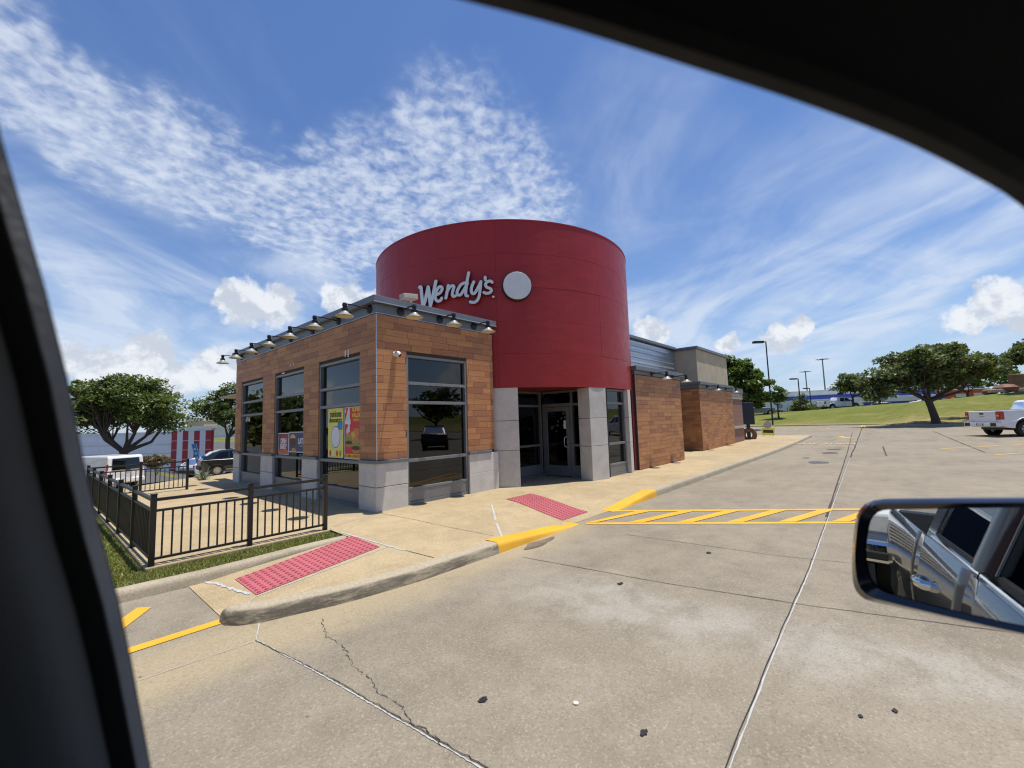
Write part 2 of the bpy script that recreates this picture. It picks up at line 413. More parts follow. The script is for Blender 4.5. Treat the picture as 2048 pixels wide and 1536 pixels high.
simple('chrome', (.82, .83, .84), .06, 1.0, .02)
simple('black_trim', (.014, .014, .015), .55, 0, .15)
simple('tail_red', (.42, .012, .016), .18, 0, .15, coat=.5)
simple('lamp_clear', (.62, .62, .58), .12, 0, .1, coat=.5)
simple('plate', (.60, .60, .56), .5)
simple('cabin_trim', (.016, .016, .017), .7, 0, .06, 5.0, .08, 160, .3)
simple('pillar_plastic', (.13, .133, .135), .7, 0, .06, 5.0, .08, 160, .3)
simple('pillar_lit_grey', (.30, .302, .31), .7, 0, .10, 9.0, .15, 90, .3)  # grey raised to stand for daylight catching the pillar edges
simple('seal_rubber', (.010, .010, .011), .7, 0, .2, 30)
simple('headliner', (.014, .0135, .013), .95, 0, .2, 12)
simple('mirror_gloss', (.012, .011, .016), .16, 0, .1, coat=.6)
simple('stripe_red', (.42, .022, .030), .6, 0, .08)
simple('stripe_white', (.82, .82, .81), .6, 0, .05)
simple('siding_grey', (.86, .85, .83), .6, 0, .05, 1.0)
simple('siding_dull', (.70, .695, .68), .6, 0, .05, 1.0)  # duller off-white for siding bands and roof edges
simple('store_white', (.66, .67, .67), .7, 0, .05, .4)
simple('store_blue', (.020, .050, .27), .55, 0, .06, .4)
simple('rental_orange', (.62, .095, .022), .5, 0, .06)
simple('banner_blue', (.030, .26, .62), .5, 0, .1)
simple('board_navy', (.010, .016, .042), .45, 0, .1)
simple('terracotta', (.17, .070, .042), .7, 0, .2)
simple('stop_red', (.45, .020, .028), .5)
simple('pole_black', (.014, .014, .018), .5, .2)
simple('pole_grey', (.25, .26, .28), .5, .4)
simple('dirt', (.20, .125, .075), .95, 0, .25, 1.5, .6, 20)
simple('stone', (.40, .36, .30), .9, 0, .15, 4)
simple('poster_yellow', (.80, .74, .07), .5, 0, .05, 3)
simple('poster_red', (.62, .030, .036), .5, 0, .05, 3)
simple('poster_maroon', (.27, .035, .050), .5, 0, .05, 3)
simple('poster_orange', (.55, .13, .045), .5, 0, .05, 3)
simple('poster_navy', (.040, .058, .130), .5, 0, .1, 3)
simple('poster_gold', (.85, .58, .04), .5, 0, .05, 3)
simple('poster_blue', (.06, .24, .50), .5, 0, .05, 3)
simple('print_white', (.74, .74, .74), .55, 0, .02)
simple('print_black', (.030, .030, .022), .55, 0, .02)
simple('bun', (.50, .24, .065), .5, 0, .15, 14)
simple('patty', (.085, .034, .020), .6, 0, .3, 30)
simple('lettuce', (.22, .32, .06), .6, 0, .3, 30)
simple('fries', (.70, .42, .10), .6, 0, .2, 30)
simple('cup', (.62, .58, .58), .5, 0, .05)
simple('gold_ornament', (.28, .24, .14), .3, .5, .2)
simple('tar', (.012, .011, .012), .6)
simple('damp', (.17, .145, .115), .35, 0, .2, 4)

# ------------------------------------------------------------------ mesh building
class MB:
    def __init__(s): s.v = []; s.f = []
    def _add(s, vs, fs):
        o = len(s.v); s.v += [tuple(map(float, q)) for q in vs]; s.f += [tuple(i+o for i in f) for f in fs]
        return s
    def box(s, x0, x1, y0, y1, z0, z1):
        return s._add([(x0, y0, z0), (x1, y0, z0), (x1, y1, z0), (x0, y1, z0), (x0, y0, z1), (x1, y0, z1), (x1, y1, z1), (x0, y1, z1)],
                      [(0, 3, 2, 1), (4, 5, 6, 7), (0, 1, 5, 4), (1, 2, 6, 5), (2, 3, 7, 6), (3, 0, 4, 7)])
    def hexa(s, bot, top):
        n = len(bot)
        return s._add(list(bot)+list(top), [tuple(reversed(range(n))), tuple(range(n, 2*n))]+[(i, (i+1) % n, n+(i+1) % n, n+i) for i in range(n)])
    def bar(s, a, b, w, h, up=(0, 0, 1)):
        a = np.array(a, float); b = np.array(b, float); d = b-a; d /= np.linalg.norm(d)
        u = np.array(up, float); r = np.cross(d, u); r /= np.linalg.norm(r); u = np.cross(r, d)
        q = [(-1, -1), (1, -1), (1, 1), (-1, 1)]
        return s.hexa([a+r*w/2*i+u*h/2*j for i, j in q], [b+r*w/2*i+u*h/2*j for i, j in q])
    def tube(s, path, r, n=8, caps=True):
        P = [np.array(p, float) for p in path]; rs = r if hasattr(r, '__len__') else [r]*len(P)
        rings = []; ref = np.array([0.13, .31, .94])
        for i, p in enumerate(P):
            d = P[min(i+1, len(P)-1)]-P[max(i-1, 0)]; d /= (np.linalg.norm(d)+1e-9)
            if abs(d@ref) > .95: ref = np.array([.9, .2, .1])
            a = np.cross(d, ref); a /= np.linalg.norm(a); b = np.cross(d, a)
            rings.append([p+rs[i]*(math.cos(2*math.pi*k/n)*a+math.sin(2*math.pi*k/n)*b) for k in range(n)])
        vs = [q for rg in rings for q in rg]; fs = []
        for i in range(len(P)-1):
            for k in range(n): fs.append((i*n+k, i*n+(k+1) % n, (i+1)*n+(k+1) % n, (i+1)*n+k))
        if caps: fs += [tuple(reversed(range(n))), tuple(range((len(P)-1)*n, len(P)*n))]
        return s._add(vs, fs)
    def lathe(s, c, prof, n=20, axis=(0, 0, 1)):
        ax = np.array(axis, float); ax /= np.linalg.norm(ax)
        ref = np.array([1., 0, 0]) if abs(ax[0]) < .9 else np.array([0, 1., 0])
        a = np.cross(ax, ref); a /= np.linalg.norm(a); b = np.cross(ax, a); c = np.array(c, float)
        vs = []; fs = []
        for (r, h) in prof: vs += [c+ax*h+r*(math.cos(2*math.pi*k/n)*a+math.sin(2*math.pi*k/n)*b) for k in range(n)]
        for i in range(len(prof)-1):
            for k in range(n): fs.append((i*n+k, i*n+(k+1) % n, (i+1)*n+(k+1) % n, (i+1)*n+k))
        return s._add(vs, fs)
    def poly(s, pts): return s._add(pts, [tuple(range(len(pts)))])
    def ribbon(s, pts, wid, z=0.0, fn=None, vary=0.0):
        P = [np.array(p[:2], float) for p in pts]; vs = []; fs = []
        for i, p in enumerate(P):
            d = P[min(i+1, len(P)-1)]-P[max(i-1, 0)]; d /= (np.linalg.norm(d)+1e-9); nn = np.array([-d[1], d[0]])
            w_ = (wid if not hasattr(wid, '__len__') else wid[i])*(1+vary*random.uniform(-1, 1))
            for sg in (1, -1):
                q = p+nn*w_/2*sg; vs.append((q[0], q[1], (float(fn(q[0], q[1])) if fn else 0)+z))
        for i in range(len(P)-1): fs.append((2*i, 2*i+1, 2*i+3, 2*i+2))
        return s._add(vs, fs)
    def build(s, name, m_, parent=None, smooth=False, bevel=0.0, rel=True, seg=2):
        me = bpy.data.meshes.new(name)
        off = np.zeros(3)
        if parent is not None and rel:
            r = parent
            while r.parent is not None: r = r.parent
            off = np.array(r.location) if r.get('worldbuilt') else off
        me.from_pydata([tuple(np.array(q)-off) for q in s.v], [], s.f)
        me.materials.append(MATS[m_] if isinstance(m_, str) else m_)
        if smooth:
            me.polygons.foreach_set('use_smooth', [True]*len(me.polygons))
        o = bpy.data.objects.new(name, me); COL.objects.link(o)
        if parent is not None: o.parent = parent
        if smooth: me.set_sharp_from_angle(angle=rad(40))
        if bevel:
            b = o.modifiers.new('bevel', 'BEVEL'); b.width = bevel; b.segments = seg; b.limit_method = 'ANGLE'
        return o
def tag(o, label, cat, group=None, kind=None):
    o['label'] = label; o['category'] = cat
    if group: o['group'] = group
    if kind: o['kind'] = kind
    return o
def thing(name, label, cat, loc=(0, 0, 0), rotz=0.0, group=None, world=False):
    o = bpy.data.objects.new(name, None); COL.objects.link(o); o.location = tuple(float(q) for q in loc); o.rotation_euler = (0, 0, rotz)
    o.empty_display_size = .2
    if world: o['worldbuilt'] = 1
    return tag(o, label, cat, group)
def gridmesh(xs, ys, fn):
    X, Y = np.meshgrid(xs, ys); Z = fn(X, Y)
    vs = np.stack([X.ravel(), Y.ravel(), Z.ravel()], 1); nx = len(xs); fs = []
    for j in range(len(ys)-1):
        for i in range(nx-1): a = j*nx+i; fs.append((a, a+1, a+nx+1, a+nx))
    b = MB(); b.v = [tuple(q) for q in vs]; b.f = fs; return b
def text(name, body, size, m_, parent, loc, xdir, updir, align='CENTER', offset=0.0, extrude=.0015, squeeze=1.0):
    c = bpy.data.curves.new(name, 'FONT'); c.body = body; c.size = size; c.align_x = align; c.align_y = 'CENTER'
    c.offset = offset; c.extrude = extrude; c.materials.append(MATS[m_])
    o = bpy.data.objects.new(name, c); COL.objects.link(o)
    x = Vector(xdir).normalized(); u = Vector(updir).normalized(); z = x.cross(u)
    if parent is not None:
        r = parent
        while r.parent is not None: r = r.parent
        if r.get('worldbuilt'): loc = Vector(loc)-r.location
    M4 = Matrix((x, u, z)).transposed().to_4x4(); M4.translation = Vector(loc)
    me = bpy.data.meshes.new_from_object(o); me.materials.clear(); me.materials.append(MATS[m_])
    o2 = bpy.data.objects.new(name, me); COL.objects.link(o2); o2.parent = parent
    bpy.data.objects.remove(o); o2.name = name
    o2.matrix_local = M4 @ Matrix.Diagonal((squeeze, 1, 1, 1))
    return o2

# ------------------------------------------------------------------ the ground
def nonuni(lo, hi, a, b, fine, coarse):
    l = list(np.arange(a, b+1e-6, fine)); x = a; st = fine
    while x > lo: st = min(st*1.25, coarse); x -= st; l.insert(0, x)
    x = b; st = fine
    while x < hi: st = min(st*1.25, coarse); x += st; l.append(x)
    return np.array(l)
xs = nonuni(-1600, 2600, -4, 110, 1.3, 160); ys = nonuni(-1800, 2200, -30, 46, 1.3, 160)
tag(gridmesh(xs, ys, lambda X, Y: TER(X, Y)-.07*(1-sst(0, .4, X-XC(Y)))).build('ground', 'grass', smooth=True), 'grassy ground rising to a green bank beyond the car park', 'ground', kind='structure')
lx = np.concatenate([np.linspace(0, 1, 70)]); ly = np.unique(np.concatenate([np.linspace(-120, 20, 90), [-.9, .6]]))
b = MB(); nx = len(lx)
for yy in ly:
    x1 = float(XC(yy))
    for s_ in lx:
        xx = -110+(x1+110)*s_; b.v.append((xx, float(yy), float(LOT(xx, yy))))
for j in range(len(ly)-1):
    for i in range(nx-1): a = j*nx+i; b.f.append((a, a+1, a+nx+1, a+nx))
tag(b.build('car_park', 'lot_concrete', smooth=True), 'wide tan concrete car park and drive lane with stains and joints', 'car park', kind='structure')
lo_l = gridmesh(np.linspace(-110, 30, 60), np.linspace(20, 34, 16), lambda X, Y: LOT(X, Y))
tag(lo_l.build('side_road', 'walk_concrete', smooth=True), 'pale concrete lot sloping down behind the patio fence', 'lot', kind='structure')
tag(gridmesh(np.linspace(-200, 30, 40), np.linspace(34, 130, 20), lambda X, Y: LOT(X, Y)+.004).build('road', 'asphalt', smooth=True), 'grey asphalt road strip below the restaurant lot', 'road', kind='structure')

# ---- pavement (raised), ramps, kerbs
KH = .13
def flare(x):
    x = np.asarray(x, float)
    return np.maximum(np.clip((6.25-x)/1.95, 0, 1), np.clip((x-7.43)/2.0, 0, 1))
def SW(x, y):
    x = np.asarray(x, float); y = np.asarray(y, float)
    r2 = np.maximum(flare(x), sst(4.35, 6.2, y))
    r1 = np.clip((x-1.35)/1.9, 0.03, 1); r1 = np.where((y > 4.62) & (y < 6.5), r1, 1.0)
    return LOT(x, y)*(x > 15)+(KH-.004)*np.minimum(r2, r1)+.004
def front_y(x): return np.interp(x, [1.25, 1.5, 2.2, 3.0, 4.28, 40], [4.66, 4.47, 4.25, 4.14, 4.12, 4.17])
gx = np.unique(np.concatenate([np.arange(1.28, 10, .13), np.arange(10, 34.2, .5), [34.2]]))
b = MB(); rows = [0, .02, .06, .12, .2, .3, .4, .52, .64, .76, .88, 1.0]
for s_ in rows:
    for xx in gx:
        y0 = float(front_y(xx))+.11; y1 = 6.17 if xx < 3.35 else 8.4
        yy = y0+(y1-y0)*s_; b.v.append((xx, yy, float(SW(xx, yy))))
n_ = len(gx)
for j in range(len(rows)-1):
    for i in range(n_-1): a = j*n_+i; b.f.append((a, a+1, a+n_+1, a+n_))
tag(b.build('pavement', 'walk_concrete'), 'tan concrete pavement with ramps round the restaurant entrance', 'pavement', kind='structure')
b = MB(); b.box(1.0, 4.6, 6.90, 17.6, -.3, KH+.001); b.box(3.36, 4.6, 6.20, 6.90, -.2, KH+.0025)
tag(b.build('patio', 'walk_concrete', bevel=.015), 'flat tan concrete patio inside the black fence', 'patio', kind='structure')

def kerb(name, path, label, m_, heights, width=.17, side=1):
    P = [np.array(p, float) for p in path]; b = MB(); prof = [(0, -.04), (.012, .55), (.022, .82), (.045, .96), (.075, 1.0), (width, 1.0), (width, -.04)]
    k = len(prof)
    for i, p in enumerate(P):
        d = P[min(i+1, len(P)-1)]-P[max(i-1, 0)]; d /= np.linalg.norm(d); nn = np.array([-d[1], d[0]])*side
        g = float(LOT(p[0], p[1]))
        for (o_, h) in prof: q = p+nn*o_; b.v.append((q[0], q[1], g+max(h*heights[i], -.05)+.002))
    for i in range(len(P)-1):
        for j in range(k-1): a = i*k+j; b.f.append((a, a+k, a+k+1, a+1))
    b.f.append(tuple(range(k))); b.f.append(tuple(reversed(range((len(P)-1)*k, len(P)*k))))
    return tag(b.build(name, m_, smooth=True), label, 'kerb', kind='structure')
np_ = [(1.32, 4.98), (1.26, 4.88), (1.235, 4.78), (1.25, 4.68), (1.33, 4.57), (1.5, 4.46)]+[(x, float(front_y(x))) for x in np.arange(1.7, 4.29, .2)]+[(4.28, 4.12)]
kerb('kerb', np_, 'grey kerb with rounded nose and black tyre scuffs', 'kerb_scuffed', [.03, .08, .12]+[.133]*(len(np_)-3))
xs_ = np.linspace(4.28, 6.25, 12)
kerb('kerb', [(x, float(front_y(x))) for x in xs_], 'yellow painted kerb sloping down towards the hatched crossing', 'yellow_paint', [.14*max(.05, (6.25-x)/1.97) if x > 4.9 else .14*(1-.32*(x-4.28)/.62) for x in xs_], .26)
xs_ = np.linspace(7.43, 9.44, 12)
kerb('kerb', [(x, float(front_y(x))) for x in xs_], 'yellow painted kerb rising beyond the red ramp pad', 'yellow_paint', [.14*max(.05, min(1, (x-7.43)/1.8)) for x in xs_], .26)
xs_ = np.linspace(9.44, 34.2, 26)
kerb('kerb', [(x, float(front_y(x))) for x in xs_], 'long grey kerb along the drive lane beside the restaurant', 'kerb_concrete', [.14]*26, .17)
kerb('kerb', [(x, 6.16+.02*math.sin(x*3)+.05*max(0, x-1.5)) for x in np.linspace(-1.6, 3.34, 30)], 'tan kerb edging the grass strip beside the patio', 'kerb_concrete', [.12]*30, .16)
yv = np.linspace(-118, 45, 160)
kerb('kerb', [(float(XC(y))-.02, float(y)) for y in yv], 'far kerb at the foot of the green bank', 'kerb_concrete', [.16]*160, .2, side=-1)

# ---- grass strips beside the patio
b = MB(); b.box(-1.6, .995, 6.31, 17.6, -.2, .085); b.hexa([(.98, 6.31, -.2), (1.6, 6.31, -.2), (3.36, 6.40, -.2), (3.36, 6.905, -.2), (.98, 6.905, -.2)], [(.98, 6.31, .09), (1.6, 6.31, .09), (3.36, 6.40, .09), (3.36, 6.905, .09), (.98, 6.905, .09)])
tag(b.build('lawn', 'grass'), 'narrow lawn strip between kerb and patio edge', 'lawn', kind='structure')
N = 26000; r_ = RNG.random((N, 2)); vs = []; fs = []
for i in range(N):
    if i < 11000: x = .85+r_[i, 0]*2.5; y = 6.33+.08*max(0, (x-1.6)/1.76)+r_[i, 1]*(.56-.08*max(0, (x-1.6)/1.76))
    else: x = -.5+r_[i, 0]**.6*1.48; y = 6.33+r_[i, 1]**1.6*5
    h = .012+.035*RNG.random(); a = RNG.random()*6.28; wv = .005+.004*RNG.random(); lean = .03*RNG.random()
    ca, sa = math.cos(a), math.sin(a); o = len(vs)
    vs += [(x-wv*ca, y-wv*sa, .084), (x+wv*ca, y+wv*sa, .084), (x-lean*sa, y+lean*ca, .084+h)]; fs.append((o, o+1, o+2))
b = MB(); b.v = vs; b.f = fs; tag(b.build('grass_blades', 'grass_blade'), 'short green and straw coloured grass blades beside the patio', 'grass', kind='stuff')

# ---- red tactile pads with raised domes
def pad(pts, label):
    c = [np.array(p) for p in pts]; t = thing('tactile_pad', label, 'tactile pad', (*c[0], 0), world=True)
    f_ = lambda u, v: (1-u)*(1-v)*c[0]+u*(1-v)*c[1]+u*v*c[2]+(1-u)*v*c[3]
    b = MB(); k = 10
    for j in range(k+1):
        for i in range(k+1): q = f_(i/k, j/k); b.v.append((q[0], q[1], float(SW(*q))+.007))
    for j in range(k):
        for i in range(k): a = j*(k+1)+i; b.f.append((a, a+1, a+k+2, a+k+1))
    b.build('pad', 'red_tactile', t)
    d = MB(); L1 = np.linalg.norm(c[1]-c[0]); L2 = np.linalg.norm(c[3]-c[0]); nu, nv = int(L1/.075), int(L2/.075)
    for i in range(nu):
        for j in range(nv):
            q = f_((i+.5)/nu, (j+.5)/nv); z = float(SW(*q))+.006
            n6 = 6; o = len(d.v)
            for (r, h) in ((.024, 0), (.016, .009)):
                d.v += [(q[0]+r*math.cos(k2*math.pi/3), q[1]+r*math.sin(k2*math.pi/3), z+h) for k2 in range(6)]
            d.f += [(o+k2, o+(k2+1) % 6, o+6+(k2+1) % 6, o+6+k2) for k2 in range(6)]+[tuple(o+6+k2 for k2 in range(6))]
    o = d.build('dome', 'red_dome', t); o['kind'] = 'stuff'
    return t
pad([(1.66, 5.16), (3.22, 5.34), (3.28, 6.20), (1.67, 5.90)], 'red bumpy tactile pad on the ramp beside the lawn strip')
pad([(6.30, 4.50), (7.14, 4.50), (7.60, 6.30), (6.80, 6.30)], 'red bumpy tactile pad facing the yellow hatched crossing')

# ---- painted markings
def marking(name, polys, label, m_='yellow_paint', z=.006):
    b = MB()
    for k, pl in enumerate(polys):
        b.poly([(x, y, float(LOT(x, y))+z+.0012*k) for x, y in pl])
    return tag(b.build(name, m_), label, 'road marking', kind='structure')
g2 = lambda px, py: tuple(G(px, py)[:2])
cwd = np.array([2.46, -3.52]); cwd /= np.linalg.norm(cwd)
A0 = np.array([6.30, 4.03]); B0 = np.array([7.42, 4.17]); nrm2 = np.array([-cwd[1], cwd[0]])*-1
strips = []
for base, ln in ((A0, 9.0), (B0, 9.0)):
    nn = np.array([.82, .57]); strips.append([tuple(base), tuple(base+cwd*ln), tuple(base+cwd*ln+nn*.12), tuple(base+nn*.12)])
marking('crossing_marking', strips, 'two long yellow lines bounding the hatched crossing')
for k in range(7):
    s0 = -.10+k*.80; p = A0+cwd*s0; q = B0+cwd*(s0+.55); p2 = A0+cwd*(s0+.27); q2 = B0+cwd*(s0+.82)
    p, p2 = p+np.array([.1, .07]), p2+np.array([.1, .07])
    if k == 0: p = A0+np.array([.1, .05])
    lab = ['first', 'second', 'third', 'fourth', 'fifth', 'sixth', 'seventh'][k]
    marking('crossing_marking', [[tuple(p), tuple(p2), tuple(q2), tuple(q)]], lab+' slanted yellow hatch bar of the crossing, counted from the kerb', z=.0095)
marking('edge_marking', [[(1.26, 4.86), (1.24, 4.74), (-3.2, 4.66), (-3.2, 4.78)]], 'solid yellow line running left from the scuffed kerb nose')
marking('edge_marking', [[(.90, 5.76), (.80, 5.86), (.2, 4.95), (.36, 4.90)], [(.0, 5.86), (-.12, 5.86), (-.75, 4.92), (-.6, 4.9)]], 'slanted yellow hatch bars left of the scuffed kerb nose', z=.0075)
for (q0, q1, lab) in [((1546, 853), (1530, 860), 'leftmost'), ((1602, 852), (1592, 859), 'second'), ((1662, 851), (1656, 858), 'third'), ((1727, 849), (1725, 854), 'rightmost')]:
    a = G(*q0); c = G(*q1); dd = c-a; nn = np.array([-dd[1], dd[0], 0]); nn = nn/np.linalg.norm(nn)*.14
    marking('bay_marking', [[tuple((a-nn)[:2]), tuple((a+nn)[:2]), tuple((c+nn)[:2]), tuple((c-nn)[:2])]], lab+' short yellow bay line near the far kerb', 'yellow_worn')
for k, (q0, q1) in enumerate([((1900, 876), (2046, 872)), ((1880, 898), (2046, 889)), ((1990, 910), (2046, 906))]):
    a = G(*q0); c = G(*q1); dd = c-a; nn = np.array([-dd[1], dd[0], 0]); nn = nn/np.linalg.norm(nn)*.06
    marking('bay_marking', [[tuple((a-nn)[:2]), tuple((a+nn)[:2]), tuple((c+nn)[:2]), tuple((c-nn)[:2])]], ['farthest', 'middle', 'nearest'][k]+' faded yellow bay line beside the white pickup', 'yellow_worn')
t = text('lane_lettering', 'DRIVE THRU', 1.3, 'yellow_worn', None, (28.6, 3.15, float(LOT(28.6, 3.15))+.012), (.18, -1, 0), (1, .18, 0), offset=.05, extrude=.001, squeeze=.42)
tag(t, 'worn yellow DRIVE THRU lettering on the lane', 'road marking', kind='structure')
ar = [G(1680, 873), G(1703, 877)]
b = MB(); b.ribbon([ar[0], (ar[0]+ar[1])/2+np.array([0, .15, 0]), ar[1]], .3, .012, LOT); tag(b.build('lane_arrow', 'yellow_worn'), 'worn curved yellow arrow beyond the lane lettering', 'road marking', kind='structure')
for k, q in enumerate([(1637, 925), (1660, 906), (1668, 899), (1612, 916)]):
    p = G(*q); b = MB(); rr = [.34, .33, .30, .14][k]
    b.poly([(p[0]+rr*1.3*math.cos(a)*(1+.2*math.sin(3*a+k)), p[1]+rr*.9*math.sin(a), float(LOT(p[0], p[1]))+.008) for a in np.linspace(0, 6.1, 16)])
    tag(b.build('oil_stain', 'asphalt'), ['largest', 'third', 'farthest', 'smallest'][k]+' dark oval oil stain on the drive lane', 'stain', kind='structure')

# ---- joints and cracks
def seam(name, pts, wid, m_, label, z=.004, jag=0.0, n=40, fn=LOT, vary=.25):
    P = np.array([p[:2] for p in pts], float); seg = np.concatenate([[0], np.cumsum(np.linalg.norm(np.diff(P, axis=0), axis=1))])
    u = np.linspace(0, seg[-1], n); q = np.stack([np.interp(u, seg, P[:, 0]), np.interp(u, seg, P[:, 1])], 1)
    if jag: q += RNG.normal(0, jag, q.shape)
    b = MB(); b.ribbon(q, wid, z, fn, vary); return tag(b.build(name, m_), label, 'joint', kind='structure')
jl = [(1.9, .74), (2.4, .76), (3.86, .81), (5.89, .85), (8.76, .96), (21.1, 1.42)]
seam('joint_sealant', jl, .009, 'white_seal', 'long white sealant line running up the drive lane', .004, .0012, 260, vary=.4)
seam('joint_groove', [(x+.0, y+.016) for x, y in jl], .007, 'tar', 'dark groove beside the long white sealant line', .0055, .002, 120)
seam('joint_sealant', [(1.62, 4.95), (1.45, 4.42), (1.34, 4.15), (1.46, 3.2), (1.55, 2.3), (1.62, 1.6)], .008, 'white_seal', 'cracked white sealant line running down from the kerb nose', .0045, .0015, 200, vary=.5)
seam('joint_groove', [(1.335, 4.15), (1.475, 3.2), (1.567, 2.3), (1.637, 1.6)], .005, 'tar', 'dark groove beside the cracked sealant line', .006, .004, 80)
seam('joint_groove', [(-2.5, 4.2), (.58, 4.17), (1.31, 4.13)], .006, 'white_seal', 'thin pale joint line under the solid yellow line', .0042, .002)
seam('crack', [(1.87, 4.10), (1.80, 3.9), (1.74, 3.71), (1.76, 3.5), (1.72, 3.33), (1.66, 3.1), (1.66, 2.88), (1.60, 2.7), (1.63, 2.5), (1.58, 2.3), (1.60, 2.1), (1.57, 2.0)], .0035, 'tar', 'jagged dark crack wandering across the near concrete', .005, .008, 90, vary=.7)
seam('joint_groove', [(4.34, 3.75), (4.55, 2.02), (4.80, .75), (5.15, -.5), (5.6, -3)], .008, 'tar', 'thin dark slab joint across the lane', .0045, .002, 60)
seam('joint_groove', [(6.1, 3.2), (6.25, 1.2), (6.4, .6), (6.8, -2)], .007, 'tar', 'thin dark slab joint beside the hatched crossing', .0045, .002, 60)
seam('joint_groove', [(9, 1.0), (40, 2.4)], .03, 'dark_joint', 'dark slab joint running far up the lane', .005, .004, 60)
seam('joint_groove', [g2(1700, 915), g2(1727, 852)], .05, 'dark_joint', 'dark joint line leading to the rightmost bay line', .006, .01, 40)
seam('joint_groove', [g2(1865, 862), g2(1970, 905)], .05, 'dark_joint', 'slanting dark joint line behind the white pickup', .006, .01, 40)
seam('joint_groove', [g2(1766, 893), g2(1773, 912)], .05, 'dark_joint', 'short dark joint line in mid lane', .006, .01, 20)
seam('joint_sealant', [(6.17, 6.12), (4.53, 4.29)], .036, 'white_seal', 'broad white sealant bar on the pavement by the yellow kerb', .004, .001, 30, SW, .1)
seam('joint_sealant', [(3.29, 6.6), (3.32, 4.9)], .03, 'white_seal', 'white sealant line beside the near red pad', .004, .004, 30, SW)
seam('joint_groove', [(3.33, 4.9), (3.36, 4.35)], .010, 'tar', 'dark joint near the grey kerb edge', .004, .002, 20, SW)
seam('joint_groove', [(4.44, 7.35), (4.56, 4.5)], .008, 'tar', 'dark joint crossing the pavement by the building corner', .004, .002, 30, SW)
seam('joint_sealant', [(1.5, 4.98), (1.63, 5.12), (3.3, 5.24)], .018, 'white_seal', 'thin white line edging the near red pad', .004, .002, 40, SW)
seam('joint_sealant', [(1.36, 6.36), (1.50, 5.95), (1.62, 5.25)], .035, 'white_seal', 'broken white sealant left of the near red pad', .006, .006, 30, SW, .6)
seam('joint_sealant', [(4.45, 7.36), (3.36, 7.1), (3.3, 6.9)], .014, 'white_seal', 'thin white joint running from the building corner to the fence', .006, .002, 30, SW)
for x in (11.5, 14.5, 17.5, 20.5, 23.5, 26.5, 29.5):
    seam('joint_groove', [(x, 4.36), (x, 6.1)], .01, 'tar', 'dark pavement joint %s along the restaurant side' % ({11.5: 'nearest the entrance', 14.5: 'second', 17.5: 'third', 20.5: 'fourth', 23.5: 'fifth', 26.5: 'sixth', 29.5: 'farthest'}[x]), .004, .001, 20, SW)
b = MB(); b.poly([(4.99+.36*math.cos(a)*(1+.25*math.sin(2*a)), 3.985+.10*math.sin(a)*(1+.3*math.cos(3*a)), .005) for a in np.linspace(0, 6.1, 20)])
tag(b.build('damp_patch', 'damp'), 'small damp patch at the foot of the yellow kerb', 'stain', kind='structure')
for k, (x, y, rr, m_, nm, lab) in enumerate([(1.99, 2.10, .030, 'tar', 'tar_spot', 'black leaf-shaped scrap on the near concrete'), (2.33, 1.62, .016, 'print_white', 'bottle_cap', 'small white round cap on the near concrete'), (2.36, 1.19, .024, 'tar', 'tar_spot', 'ragged black scrap right of the white cap'), (4.26, 2.33, .035, 'tar', 'tar_spot', 'dark smudge in the middle of the lane'), (5.88, 1.93, .035, 'tar', 'tar_spot', 'dark smudge near the hatched crossing'), (3.44, .14, .018, 'tar', 'tar_spot', 'black scrap right of the long sealant line'), (3.26, .29, .014, 'tar', 'tar_spot', 'thin black scrap beside the long sealant line')]):
    b = MB(); pts = [(x+rr*(1 if k == 1 else RNG.uniform(.6, 1.2))*math.cos(a)*(1 if k == 1 else 1.3), y+rr*(1 if k == 1 else RNG.uniform(.4, 1))*math.sin(a)) for a in np.linspace(0, 5.8, 14)]
    b.hexa([(p[0], p[1], .002) for p in pts], [(p[0], p[1], .010 if k == 1 else .007) for p in pts]); tag(b.build(nm, m_), lab, 'litter')

